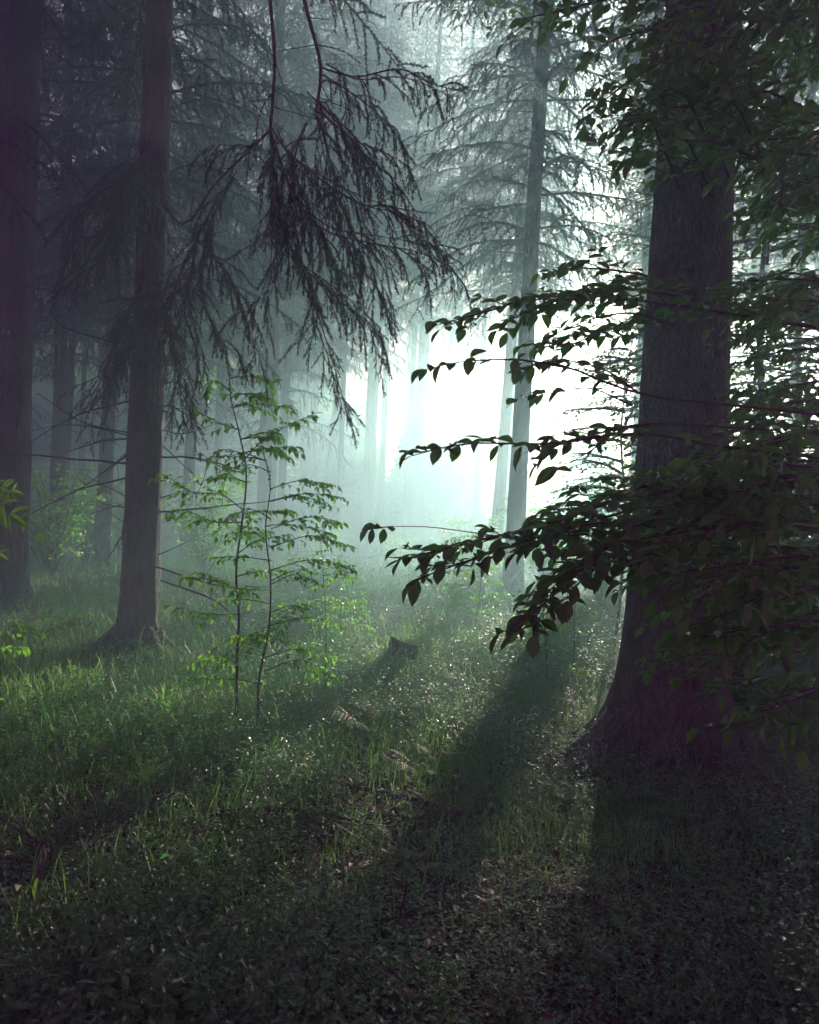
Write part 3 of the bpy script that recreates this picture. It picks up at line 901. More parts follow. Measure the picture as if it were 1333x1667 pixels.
# ------------------------------------------------------------------ young beech close to the camera, reaching in from the right
yb = at(1500, 800, 2.7); yb[2] = float(gh(yb[0], yb[1])) - .03
young = thing('young_beech', 'close young beech reaching leafy dark sprays in from the right edge', 'tree', yb)
wd = Wood()
pts = resample([yb, yb + [0.02, .02, 1.0], yb + [-.03, 0, 2.0], yb + [.02, .05, 3.0], yb + [0, .1, 3.8]], 20)
V, F = tube(pts - yb, np.linspace(.035, .012, 20), 12)
mesh_obj('trunk', V, F, M_BEECH, young, True)
near = [
    # spray across the bright mist at eye height
    [dict(pts=[(1480, 560, 2.8), (1250, 520, 2.9), (1050, 490, 2.9), (900, 478, 2.8), (800, 505, 2.75), (715, 528, 2.7)], r0=.008, leaf=.06, twig=.30, step=0.045, gap=0.026, flat=.16, droop=-.05, start=.25),
     dict(pts=[(1040, 520, 3.1), (980, 540, 3.1), (930, 560, 3.1), (890, 560, 3.1)], r0=.005, leaf=.06, twig=.3, step=0.045, gap=0.029, flat=.2, droop=-.05),
     dict(pts=[(1060, 450, 3.2), (1000, 440, 3.2), (940, 436, 3.2), (905, 440, 3.2)], r0=.005, leaf=.06, twig=.24, step=0.045, gap=0.029, flat=.2, droop=-.05)],
    [dict(pts=[(1100, 480, 2.7), (1000, 470, 2.7), (900, 492, 2.7), (830, 520, 2.7)], r0=.005, leaf=.06, twig=.3, step=.04, gap=.026, flat=.3),
     dict(pts=[(1100, 530, 2.9), (1030, 510, 2.9), (960, 520, 2.9), (900, 545, 2.9)], r0=.005, leaf=.06, twig=.26, step=.045, gap=.03, flat=.3),
     dict(pts=[(1100, 900, 2.4), (1010, 905, 2.35), (930, 930, 2.3), (860, 1000, 2.25)], r0=.005, leaf=.06, twig=.22, step=.035, gap=.026, flat=.35),
     dict(pts=[(1080, 860, 2.4), (990, 850, 2.35), (900, 870, 2.3), (840, 900, 2.25)], r0=.005, leaf=.06, twig=.22, step=.04, gap=.028, flat=.35)],
    [dict(pts=[(1480, 690, 2.5), (1200, 660, 2.4), (1040, 640, 2.35), (920, 596, 2.3), (860, 588, 2.3)], r0=.006, bare=True),
     dict(pts=[(930, 600, 2.3), (850, 586, 2.3), (760, 588, 2.25), (690, 602, 2.2)], r0=.0035, leaf=.055, twig=.10, step=0.083, gap=0.036, flat=.16, droop=-.05, start=.15),
     dict(pts=[(1040, 640, 2.4), (980, 600, 2.4), (900, 585, 2.4), (860, 600, 2.4)], r0=.0035, leaf=.055, twig=.16, step=0.060, gap=0.032, flat=.2, droop=-.05),
     dict(pts=[(1030, 660, 2.6), (960, 632, 2.6), (900, 640, 2.6), (840, 650, 2.6)], r0=.003, leaf=.05, twig=.12, step=0.075, gap=0.036, flat=.2, droop=-.05)],
    [dict(pts=[(1480, 760, 2.5), (1200, 730, 2.4), (1040, 705, 2.35), (900, 722, 2.3), (760, 722, 2.25), (670, 742, 2.2)], r0=.006, leaf=.055, twig=.16, step=0.064, gap=0.032, flat=.2, droop=-.05, start=.35),
     dict(pts=[(1060, 690, 2.5), (1000, 700, 2.5), (940, 715, 2.5), (890, 740, 2.5)], r0=.004, leaf=.06, twig=.2, step=0.045, gap=0.029, flat=.2, droop=-.05)],
    [dict(pts=[(1250, 700, 2.3), (1040, 690, 2.1), (960, 735, 2.05), (905, 768, 2.0)], r0=.003, bare=True)],
    [dict(pts=[(1480, 850, 2.6), (1200, 800, 2.5), (1030, 810, 2.4), (900, 850, 2.35), (780, 880, 2.3), (655, 910, 2.25)], r0=.008, leaf=.06, twig=.24, step=0.038, gap=0.024, flat=.17, droop=-.05, start=.2),
     dict(pts=[(1030, 830, 2.5), (920, 860, 2.4), (800, 900, 2.3), (700, 935, 2.2), (668, 952, 2.2)], r0=.005, leaf=.06, twig=.15, step=0.041, gap=0.026, flat=.2, droop=-.05),
     dict(pts=[(960, 870, 2.3), (840, 875, 2.3), (700, 858, 2.25), (612, 858, 2.2)], r0=.0025, bare=True),
     dict(pts=[(640, 857, 2.21), (600, 860, 2.2)], r0=.002, leaf=.045, twig=.03, step=0.038, gap=0.029, n=6)],
    [dict(pts=[(1480, 900, 2.5), (1200, 820, 2.4), (1060, 840, 2.3), (980, 900, 2.2), (900, 970, 2.15), (835, 1030, 2.1)], r0=.007, leaf=.062, twig=.2, step=0.034, gap=0.023, flat=.2, droop=-.05, start=.2),
     dict(pts=[(1200, 780, 2.7), (1060, 790, 2.6), (980, 820, 2.6), (900, 830, 2.6)], r0=.006, leaf=.06, twig=.3, step=0.038, gap=0.024, flat=.17, droop=-.05),
     dict(pts=[(1200, 820, 2.6), (1080, 870, 2.5), (1000, 910, 2.5), (950, 940, 2.5)], r0=.006, leaf=.06, twig=.28, step=0.038, gap=0.024, flat=.17, droop=-.05),
     dict(pts=[(1200, 860, 2.8), (1080, 900, 2.7), (1000, 880, 2.7), (900, 900, 2.7)], r0=.006, leaf=.06, twig=.28, step=0.038, gap=0.024, flat=.17, droop=-.05)],
]
for i, s in enumerate(near):
    for k, q in enumerate(s):
        px_branch('bough', young, yb, [q], 70 + i * 20 + k)
lv = Leaves()
toc = nrm(np.array(CAM) - at(875, 782, 2.0))
lv.put(at(908, 760, 2.0), nrm(at(860, 798, 2.0) - at(908, 760, 2.0)), nrm(toc + np.array([0, 0, .3])), .075)
lv.put(at(930, 768, 2.0), nrm(at(905, 762, 2.02) - at(935, 768, 2.0)), nrm(toc + np.array([0, 0, 1.])), .045)
lv.obj('leaf', LEAF_BIG, M_LEAF, young, np.random.default_rng(3), yb)
# right hand thicket of the same kind between the trunk and the edge
rr = np.random.default_rng(81)
specs = []
for i in range(44):
    y0 = rr.uniform(700, 1180); x0 = rr.uniform(1330, 1480); dep = rr.uniform(2.2, 3.6)
    x1 = rr.uniform(1010, 1230); y1 = y0 + rr.uniform(-10, 90)
    specs.append(dict(pts=[(x0, y0, dep), ((x0 + x1) / 2, (y0 + y1) / 2 - 20, dep - .1), (x1, y1, dep - .2)], r0=.007, leaf=.06, twig=.26, step=.07, gap=.04, flat=.3))
for i, q in enumerate(specs):
    px_branch('bough', young, yb, [q], 1082 + i)


# ------------------------------------------------------------------ saplings
def auto_branches(n, L_, seed, lo=.25):
    r_ = np.random.default_rng(seed)
    return [(r_.uniform(lo, .98), r_.uniform(0, 6.28), L_ * r_.uniform(.5, 1.1), r_.uniform(.3, .8)) for _ in range(n)]


def sapling(label, stem_px, seed, r0, branches, leaf=0.045, mat=M_SAPL, tpl=LEAF_MID, name='beech_sapling', twig=.2, gap=.026, step=.042, flat=.4, group=None, cat='sapling', extra=0):
    r_ = np.random.default_rng(seed)
    p3 = [at(*q) for q in stem_px]
    foot = p3[0].copy(); foot[2] = float(gh(foot[0], foot[1])) - .02; p3[0] = foot
    st = resample(p3, 26)
    t = thing(name, label, cat, foot, group)
    V, F = tube(st - foot, np.linspace(r0, r0 * .25, 26), 8)
    mesh_obj('stem', V, F, M_TWIG, t, True)
    lv = Leaves(); wd = Wood()
    branches = list(branches) + auto_branches(extra, .42, seed + 1, .3)
    for b in branches:
        if isinstance(b, dict):
            pts = resample([at(*q) for q in b['pts']], 12); k = {a: c for a, c in b.items() if a != 'pts'}
        else:
            f, ang, L_, dr = b
            p = st[int(f * 25)]
            pts = curve_out(p, [math.cos(ang), math.sin(ang), .35], L_, 10, dr, r_, .12); k = {}
        a = dict(r0=r0 * .4, leaf=leaf, twig=twig, step=step, gap=gap, flat=flat, start=.15); a.update(k)
        beech_branch(lv, wd, pts, r_=r_, **a)
    leafy_twig(lv, wd, st[-6:], r0 * .25, leaf, r_, gap, flat)
    wood_obj(wd, 'branch', M_TWIG, t, 4, foot)
    lv.obj('leaves', tpl, mat, t, r_, foot)
    return t


rr = np.random.default_rng(90)
d1 = 5.4
b1 = [dict(pts=[(395, 830, d1), (360, 805, 5.3), (310, 800, 5.2), (272, 775, 5.2)], twig=.3, step=.045, gap=.032),
      dict(pts=[(395, 850, d1), (350, 850, 5.3), (300, 830, 5.2), (275, 835, 5.2)], twig=.22),
      dict(pts=[(392, 700, d1), (360, 690, 5.3), (315, 665, 5.3)], twig=.14),
      dict(pts=[(396, 750, d1), (430, 715, 5.4), (475, 690, 5.4), (515, 672, 5.4)], twig=.16),
      dict(pts=[(396, 770, d1), (360, 760, 5.3), (330, 740, 5.2)], twig=.08, gap=.06),
      dict(pts=[(390, 960, d1), (350, 945, 5.2), (300, 940, 5.1)], twig=.24),
      dict(pts=[(388, 1000, d1), (340, 1000, 5.2), (290, 990, 5.1)], twig=.22),
      dict(pts=[(388, 900, d1), (420, 880, 5.5), (470, 870, 5.6)], twig=.2),
      dict(pts=[(383, 660, d1), (420, 650, 5.4), (445, 620, 5.4)], twig=.1),
      dict(pts=[(378, 640, d1), (350, 620, 5.4), (335, 640, 5.4)], twig=.08),
      dict(pts=[(388, 1040, d1), (420, 1030, 5.2), (460, 1020, 5.1)], twig=.2),
      dict(pts=[(388, 1080, d1), (350, 1070, 5.2), (320, 1080, 5.1)], twig=.18)]
sapling('taller slender beech sapling with bright green sprays right of the flared spruce', [(384, 1200, d1), (386, 1060, d1), (389, 1000, d1), (384, 930, d1), (394, 850, d1), (401, 770, d1), (388, 700, d1), (376, 650, d1), (372, 600, d1)], 91, .011, b1, leaf=.052, extra=12)
d2 = 5.1
b2 = []
for i in range(16):
    y = 770 + i * 23 + rr.uniform(-6, 6); s = 1 if i % 3 else -1
    L_ = (60 + 60 * math.sin(min(1, (i + 2) / 9) * 1.57)) * rr.uniform(.6, 1.15)
    x0 = 441 if y < 960 else 441 - (y - 960) * .09
    b2.append(dict(pts=[(x0, y, d2), (x0 + s * L_ * .5, y - 12 + rr.uniform(-8, 8), d2 - rr.uniform(-.25, .25)), (x0 + s * L_, y + rr.uniform(-8, 12), d2 - rr.uniform(-.5, .5))], twig=.15, step=.055))
sapling('shorter bushy sapling with small dark leaves beside the taller slender one', [(418, 1230, d2), (420, 1130, d2), (424, 1090, d2), (438, 1020, d2), (440, 940, d2), (432, 860, d2), (440, 790, d2), (428, 735, d2)], 92, .009, b2, leaf=.04, extra=9)


for i, (lab, base, top, dep, n, L_, lf) in enumerate([
    ('thin sapling with sparse dark leaves right of the bushy one', (530, 1120), (522, 880), 6.6, 12, .35, .035),
    ('small leafy sapling on the sunlit bank at the centre', (560, 1060), (556, 960), 8.5, 14, .35, .04),
    ('bright green sapling at the foot of the thick edge trunk', (60, 1150), (70, 1000), 6.4, 9, .35, .04),
    ('leafy sapling cut by the left edge above the dark floor', (0, 1180), (-10, 1010), 5.0, 9, .3, .045),
    ('twiggy sapling standing before the foot of the tall straight spruce', (770, 1060), (785, 860), 9.0, 14, .5, .04),
    ('thin bare-stemmed sapling left of the beech foot', (890, 1150), (880, 960), 6.5, 6, .3, .035),
    ('small dark sapling right behind the bare-stemmed one', (925, 1160), (935, 980), 6.8, 7, .3, .035),
]):
    sapling(lab, [(base[0], base[1], dep), ((base[0] + top[0]) / 2 + 4, (base[1] + top[1]) / 2, dep), (top[0], top[1], dep)], 110 + i, .006, auto_branches(n, L_, 130 + i), leaf=lf, twig=.16)


# ------------------------------------------------------------------ bushes in the mist
def bush(label, px, dep, h_, wd_, seed, leaf=.085, n=30, group=None, mat=M_SAPL):
    r_ = np.random.default_rng(seed)
    p = at(px, 850, dep); foot = np.array([p[0], dep, float(gh(p[0], dep)) - .03])
    t = thing('bush', label, 'bush', foot, group)
    lv = Leaves(); wd = Wood()
    for i in range(n):
        a = r_.uniform(0, 6.28); hh = h_ * r_.uniform(.35, 1.0); rad = wd_ * r_.uniform(.2, 1) * (1.1 - .4 * hh / h_)
        e = np.array([math.cos(a) * rad, math.sin(a) * rad, hh])
        pts = resample([[0, 0, 0], e * [.35, .35, .55] + .08 * r_.normal(size=3), e * [.75, .75, .9], e], 12)
        beech_branch(lv, wd, pts, .009, r_, leaf, .42, .09, .05, .3, .4, .1, .9)
    wood_obj(wd, 'branch', M_TWIG, t, 3)
    lv.obj('leaves', LEAF_SML, mat, t, r_)
    return t


for i, a in enumerate([
    ('leafy bush in teal mist between the thick edge trunk and the thin leaning spruce', 85, 12, 1.9, 1.1),
    ('green bush in teal mist between the two hazy left trunks', 140, 15, 2.1, 1.2),
    ('bush in the mist behind the foot of the dark flared spruce', 225, 16, 2.0, 1.4),
    ('misty bush right of the dark flared spruce, behind the taller sapling', 330, 14, 1.7, 1.2),
    ('pale bush in the far mist left of the centre trunks', 520, 22, 2.0, 1.5),
    ('pale bush in the bright mist at the foot of the centre trunk', 640, 24, 1.8, 1.6),
    ('leafy bush lit from behind at the foot of the tall straight spruce', 895, 14.5, 2.0, 1.5),
    ('small bush left of the foot of the tall straight spruce', 770, 17, 1.8, 1.3),
    ('bush in bright mist just left of the massive beech', 985, 12, 2.2, 1.2),
]):
    bush(a[0], a[1], a[2], a[3], a[4], 150 + i)
for i, a in enumerate([('dark bush added for shade close behind the massive beech foot on its right', 1200, 7.0, 1.9, .9),
                       ('dark bush added for shade at the right edge behind the hanging beech leaves', 1320, 8.0, 2.1, 1.1),
                       ('dark bush added for shade farther back between the massive beech and the right edge', 1255, 9.8, 2.2, 1.2)]):
    bush(a[0], a[1], a[2], a[3], a[4], 170 + i, .08, 60, None, M_LEAF)  # hidden bushes added to darken the ground right of the beech

# ------------------------------------------------------------------ far-off young wood closing the view on the left
r_ = np.random.default_rng(190); lv = Leaves()
n = 60000
a = r_.random(n); x = -27 + 37 * a; y = 36 + r_.random(n) * 5.5
hmax = 6.5 + 2.2 * np.sin(x * .9) + 1.5 * np.sin(x * 2.3 + 1) - 4.3 * smooth(-8, 2, x) - .9 * smooth(3, 9, x)
z = gh(x, y) + hmax * r_.random(n) ** .8
M_ = frames(r_.normal(size=(n, 3)) * [1, 1, .6], r_.normal(size=(n, 3)))
V, F = inst(LEAF_SML[0], LEAF_SML[1], np.stack([x, y, z], -1), M_, r_.uniform(.25, .6, n))
tag(mesh_obj('far_wood', V, F, M_LEAF, None, False, np.repeat(r_.random(n), len(LEAF_SML[1]))), 'far-off young wood fading into the mist on the left', 'woodland', kind='stuff')

# ------------------------------------------------------------------ undergrowth (stuff)
def herb_tpl(seed, kind):
    """one small plant: stem and leaves in horizontal layers"""
    r_ = np.random.default_rng(seed); lv = Leaves(); wd = Wood()
    if kind == 'herb':
        for s in range(3):
            h_ = r_.uniform(.14, .3)
            pts = curve_out([r_.normal() * .03, r_.normal() * .03, 0], [r_.normal() * .35, r_.normal() * .35, 1], h_, 4, -.05, r_, .2)
            wd.line(pts, .0018, .001)
            for j in range(6):
                k = r_.integers(1, 5); a = r_.uniform(0, 6.28)
                lv.put(pts[k] + [0, 0, r_.uniform(-.02, .01)], [math.cos(a), math.sin(a), r_.uniform(-.25, .2)], nrm([r_.normal() * .19, r_.normal() * .19, 1]), r_.uniform(.028, .052))
        tpl = LEAF_SML
    else:  # bilberry-like twiggy plant with many tiny leaves
        for s in range(4):
            pts = curve_out([r_.normal() * .03, r_.normal() * .03, 0], [r_.normal() * .5, r_.normal() * .5, 1], r_.uniform(.2, .38), 5, .1, r_, .25)
            wd.line(pts, .002, .001)
            for j in range(11):
                k = r_.integers(1, 6); a = r_.uniform(0, 6.28)
                lv.put(pts[k] + .025 * r_.normal(size=3), [math.cos(a), math.sin(a), .1], nrm([r_.normal() * .22, r_.normal() * .22, 1]), r_.uniform(.018, .032))
        tpl = LEAF_SML
    A, B, ra, rb = wd.arrays(); WV, WF = seg_mesh(A, B, ra, rb, 3)
    V, F = inst(tpl[0], tpl[1], np.array(lv.P), frames(np.array(lv.D), np.array(lv.N)), np.array(lv.S))
    C = np.concatenate([np.full(len(WF), .05), np.repeat(r_.random(len(lv.P)), len(tpl[1]))])
    return np.concatenate([WV, V]), np.concatenate([WF, F + len(WV)]), C


def scatter_pts(n, y0, y1, r_, pw=1.0, half=.62):
    """n points in the wedge the camera sees, with a margin"""
    y = y0 + (y1 - y0) * r_.random(n) ** pw
    x = (r_.random(n) * 2 - 1) * (half * y + .6)
    return x, y


def yaw(a):
    c, s = np.cos(a), np.sin(a); z = np.zeros_like(a); o = np.ones_like(a)
    return np.stack([np.stack([c, -s, z], -1), np.stack([s, c, z], -1), np.stack([z, z, o], -1)], -2)


def scatter(acc, T, x, y, s, r_, tilt=0.0):
    P = np.stack([x, y, gh(x, y) - .01], -1)
    M = yaw(r_.uniform(0, 6.28, len(x)))
    V, F = inst(T[0], T[1], P, M, s)
    c = np.clip(np.tile(T[2], len(x)) * .7 + np.repeat(r_.random(len(x)), len(T[1])) * .3, 0, 1)
    acc.add(V, F, c)


def clump(x, y, f, ph):
    return .5 + .5 * np.sin(x * f + ph + 1.3 * np.sin(y * f * .7)) * np.cos(y * f * .8 - ph + np.sin(x * f * .6))


ur = np.random.default_rng(200)
herbs = Acc()
for v in range(4):
    T = herb_tpl(210 + v, 'herb')
    for n, a, b, s0 in ((1200, 1.5, 7, .68), (1100, 6, 14, 1.0), (700, 12, 30, 1.8)):
        x, y = scatter_pts(n, a, b, ur, 1.0)
        k = clump(x, y, 1.1 + .2 * v, v) + .35 > ur.random(n)
        x, y = x[k], y[k]
        k = (.3 + 1.0 * clump(x, y, 2.6, 4.0)) > ur.random(len(x)); x, y = x[k], y[k]
        scatter(herbs, T, x, y, s0 * ur.uniform(.6, 1.25, len(x)) * (.6 + .95 * clump(x, y, 1.7, 2.1) ** 1.5), ur)
for v in range(3):
    T = herb_tpl(220 + v, 'bilberry')
    for n, a, b, s0 in ((1100, 1.6, 7, .75), (1500, 5, 13, 1.05), (700, 12, 26, 1.8)):
        x, y = scatter_pts(n, a, b, ur, 1.0)
        k = (.3 + 1.0 * clump(x, y, 2.6, 4.0)) > ur.random(len(x)); x, y = x[k], y[k]
        scatter(herbs, T, x, y, s0 * ur.uniform(.6, 1.25, len(x)) * (.6 + .95 * clump(x, y, 1.7, 2.1) ** 1.5), ur)
tag(herbs.obj('undergrowth', M_HERB), 'leafy green undergrowth covering the forest floor, glinting in the low sun', 'undergrowth', kind='stuff')


lit = Leaves(); x, y = scatter_pts(16000, 1.5, 12, ur)
z = gh(x, y) + .012
n_ = len(x); a_ = ur.uniform(0, 6.28, n_)
V, F = inst(LEAF_MID[0], LEAF_MID[1], np.stack([x, y, z + ur.uniform(0, .03, n_)], -1), frames(np.stack([np.cos(a_), np.sin(a_), ur.normal(size=n_) * .25], -1), np.stack([ur.normal(size=n_) * .35, ur.normal(size=n_) * .35, np.ones(n_)], -1)), ur.uniform(.03, .07, n_))
tag(mesh_obj('leaf_litter', V, F, M_LITTER, None, False, np.repeat(ur.random(n_), len(LEAF_MID[1]))), 'brown fallen leaves lying between the plants on the forest floor', 'leaf litter', kind='stuff')


def blades(x, y, L_, r_, wid=.006, lean=.5, base_z=None):
    """bent grass blades, 3 segments each"""
    n = len(x)
    P = np.stack([x, y, gh(x, y) if base_z is None else base_z], -1)
    a = r_.uniform(0, 6.28, n); d = np.stack([np.cos(a), np.sin(a), np.zeros(n)], -1) * (lean * r_.uniform(.2, 1.4, (n, 1)))
    S = np.stack([-np.sin(a + .3), np.cos(a + .3), np.zeros(n)], -1) * (wid / 2)
    up = np.array([0, 0, 1.0])
    ring = []
    for k, t_ in enumerate((0, .35, .7, 1)):
        c = P + (d * t_ * t_ * 1.1 + up * (t_ - .32 * t_ * t_ * np.linalg.norm(d, axis=1, keepdims=True) * 1.3)) * L_[:, None]
        ring.append((c, (1, .9, .6, .05)[k]))
    V = np.stack([v for c, w_ in ring for v in (c - S * w_, c + S * w_)], 1)
    f = np.array([[0, 1, 3], [0, 3, 2], [2, 3, 5], [2, 5, 4], [4, 5, 7], [4, 7, 6]])
    F = f[None] + (np.arange(n) * 8)[:, None, None]
    return V.reshape(-1, 3), F.reshape(-1, 3), np.repeat(r_.random(n), 6)


grass = Acc()
for n, a, b, l0, w_, thr in ((20000, 1.6, 6, .17, .004, .0), (40000, 3.6, 9, .19, .0045, .0), (26000, 8, 16, .25, .008, .0), (9000, 15, 30, .35, .02, .0)):
    x, y = scatter_pts(n, a, b, ur)
    k = (clump(x, y, 1.9, .8) ** 2 * .9 + .06 + .5 * smooth(-.5, -2.5, x) * smooth(8, 5, y)) > ur.random(n)
    x, y = x[k], y[k]
    grass.add(*blades(x, y, l0 * ur.uniform(.4, 1.2, len(x)) * np.where(ur.random(len(x)) < .06, 1.7, 1), ur, w_, .8))
for cx, cy_, sx, sy, n_ in ((-2.1, 5.5, .75, .6, 7000), (-1.4, 6.1, .4, .4, 2500), (.2, 7.6, 1.2, .9, 5000), (-2.9, 6.6, .6, .5, 2500)):
    x = cx + sx * ur.normal(size=n_); y = cy_ + sy * ur.normal(size=n_)
    k = (clump(x, y, 3.7, 1.8) * 1.3 > ur.random(n_)) & (y > 3.5); x, y = x[k], y[k]
    grass.add(*blades(x, y, .24 * ur.uniform(.4, 1.3, len(x)), ur, .0065, .8))
tag(grass.obj('grass', M_GRASS), 'thin forest grass growing through the undergrowth', 'grass', kind='stuff')


# ------------------------------------------------------------------ ferns
def frond(L_, r_, lift=.8, wid=.24, npair=19):
    """one frond along +x, arching; pinnae are toothed strips"""
    t_ = np.linspace(0, 1, 14)
    sp = np.stack([L_ * (t_ * .85), np.zeros(14), L_ * lift * (t_ - .75 * t_ ** 2.2)], -1)
    acc = Acc()
    V, F = tube(sp, np.linspace(.0035, .001, 14) * (L_ / .5), 4); acc.add(V, F, np.full(len(F), .2))
    for i in range(npair):
        u = .16 + .82 * i / npair
        p = np.array([np.interp(u, t_, sp[:, k]) for k in range(3)])
        q = np.array([np.interp(min(u + .03, 1), t_, sp[:, k]) for k in range(3)]); tt = nrm(q - p)
        l_ = wid * L_ * math.sin(min(1, (u - .08) * 1.55) * math.pi) ** .6 * (1 if u < .5 else (1 - (u - .5) * 1.1)) + .01
        for s in (-1, 1):
            dd = nrm(np.array([0, s, 0.0]) + tt * .35 + np.array([0, 0, -.12]))
            n_ = 7; a = np.linspace(0, 1, n_)
            cen = p + dd * (a * l_)[:, None] + np.array([0, 0, -1]) * (.14 * l_ * a ** 2)[:, None]
            hw = .0075 * (L_ / .5) * (1 - a) ** .6 * np.where(np.arange(n_) % 2, 1.1, .65)
            V = np.concatenate([cen + tt * hw[:, None], cen - tt * hw[:, None]])
            F = np.array([[k, k + 1, n_ + k + 1] for k in range(n_ - 1)] + [[k, n_ + k + 1, n_ + k] for k in range(n_ - 1)])
            acc.add(V, F, np.full(len(F), r_.random()))
    return acc.get()


def fern_data(seed, nf, L_, lift=.8):
    r_ = np.random.default_rng(seed); out = []
    for i in range(nf):
        V, F, C = frond(L_ * r_.uniform(.75, 1.1), r_, lift * r_.uniform(.8, 1.2))
        o = mesh_obj('frond', V, F, M_FERN, None, False, C, link=False)
        out.append((o.data, 6.283 * i / nf + r_.normal() * .25)); bpy.data.objects.remove(o)
    return out


FERNS = [fern_data(230, 7, .55), fern_data(231, 6, .45, .7), fern_data(232, 3, .5, .5)]


def fern(px, py, label, k, s, rot=0.0, group=None):
    d = ray(px, py); tz = -1.55 / d[2]; p = np.array(CAM) + d * tz
    foot = (p[0], p[1], float(gh(p[0], p[1])))
    t = thing('fern', label, 'fern', foot, group)
    for me, a in FERNS[k]:
        f = bpy.data.objects.new('frond', me); col.objects.link(f); f.parent = t
        f.rotation_euler = (0, 0, a + rot); f.scale = (s, s, s)
    return t


for a in [
    (285, 1190, 'sunlit yellow-green fern in front of the flared spruce foot', 0, .95),
    (120, 1170, 'green fern in the undergrowth left of the flared spruce foot', 1, 1.0),
    (620, 1180, 'broad fern catching silver light at the centre of the floor', 0, 1.25),
    (445, 1345, 'fern with one raised pale frond below the bushy sapling', 2, .8),
    (650, 1345, 'fern with a small pale frond low in the shade at the centre', 2, .7),
    (780, 1385, 'low arching fern in the dark floor right of the centre', 2, .9),
    (60, 1290, 'dark fern at the left beside the sunlit grass', 1, .8),
    (560, 1500, 'small green fern low in the dark foreground', 1, .5),
    (20, 1130, 'fern at the left edge under the edge trunk', 1, 1.0),
    (720, 1120, 'fern among glinting leaves below the tall straight spruce', 1, .9),
    (330, 1400, 'dim fern in the shaded floor below the sunlit patch', 1, .6),
    (500, 1130, 'fern half hidden under the bushy sapling', 1, 1.0),
    (860, 1150, 'fern in the glinting leaves left of the massive beech foot', 1, 1.1),
    (200, 1110, 'fern against the foot of the flared spruce on its left', 1, .9),
    (690, 1240, 'fern between the broad silver fern and the dark foreground', 0, .8),
    (210, 1300, 'fern at the lower edge of the sunlit grass', 1, .75),
    (960, 1280, 'dim fern before the massive beech root', 0, .7)]:
    fern(a[0], a[1], a[2], a[3], a[4], rng.uniform(0, 6))

# tuft of broad grass blades glowing in the sun
d = ray(262, 1175); p = np.array(CAM) + d * (-1.58 / d[2])
r_ = np.random.default_rng(240)
n = 70
x = p[0] + r_.normal(size=n) * .05; y = p[1] + r_.normal(size=n) * .05
V, F, C = blades(x, y, r_.uniform(.18, .42, n), r_, .012, .9)
off = np.array([p[0], p[1], float(gh(p[0], p[1]))])
o = mesh_obj('grass_tuft', V - off, F, M_GRASS, None, False, C * .9); o.location = off
tag(o, 'glowing tuft of broad grass blades before the flared spruce foot', 'grass tuft')

# ------------------------------------------------------------------ old stump in the middle distance
d = ray(655, 1062); p = np.array(CAM) + d * (-1.5 / d[2]); so = np.array([p[0], p[1], float(gh(p[0], p[1])) - .04])
r_ = np.random.default_rng(250)
st = thing('tree_stump', 'dark rotten stump in the bright undergrowth at the centre', 'tree stump', so)
n = 9; hh = np.linspace(0, .20, n)
V, F = tube(np.stack([hh * .05, hh * .02, hh], -1), .13 + .15 * np.exp(-hh / .07), 22, .05, r_)
k = 8 * 22
an = np.arange(22) / 22 * 6.283; V[k:k + 22, 2] += .05 * np.sin(an + 1) + .03 * np.sin(3 * an) + r_.uniform(-.012, .012, 22); V[-1, 2] -= .04
mesh_obj('wood', V, F, M_SPRUCE, st, True)
V, F, C = blades(r_.normal(size=160) * .1, r_.normal(size=160) * .1, r_.uniform(.03, .08, 160), r_, .008, .8, np.full(160, .17))
mesh_obj('moss', V, F, M_GRASS, st, False, C)['kind'] = 'stuff'

# ------------------------------------------------------------------ rowan leaves at the left edge
r_ = np.random.default_rng(260)
rf = at(-90, 900, 4.4); rf[2] = float(gh(rf[0], rf[1]))
row = thing('rowan_sapling', 'rowan sapling reaching bright compound leaves in from the left edge', 'sapling', rf)
wd = Wood(); lv = Leaves()
main = resample([rf, at(-80, 1000, 4.4), at(-60, 860, 4.4), at(-40, 800, 4.4)], 16); wd.line(main, .008, .004)
for tip, base, n in (((16, 838, 4.3), (-40, 800, 4.4), 4), ((60, 868, 4.35), (-40, 795, 4.4), 7), ((20, 800, 4.3), (-40, 790, 4.4), 6), ((-5, 900, 4.4), (-50, 870, 4.4), 5)):
    pts = resample([at(*base), (at(*base) + at(*tip)) / 2 + [0, 0, .03], at(*tip)], 12); wd.line(pts, .0025, .001)
    tt = nrm(pts[-1] - pts[0])
    for j in range(n):
        q = pts[int(11 - j * 9 / n)]
        for s in (-1, 1):
            up = nrm(np.cross(tt, toc)) * s
            dd = nrm(tt * .6 + up * 1.0 + np.array([0, 0, -.25]) + .12 * r_.normal(size=3))
            lv.put(q, dd, nrm(toc * .7 + np.array([0, 0, .7]) + .2 * r_.normal(size=3)), r_.uniform(.11, .15) if n == 4 else r_.uniform(.05, .075))
    lv.put(pts[-1], tt, nrm(toc + np.array([0, 0, .5])), (.13 if n == 4 else .07))
wood_obj(wd, 'stem', M_TWIG, row, 5, rf)
lv.obj('leaves', leaf_tpl([0, .15, .4, .7, 1], [0, .09, .15, .12, 0], .3, .15), M_YOUNG, row, r_, rf)

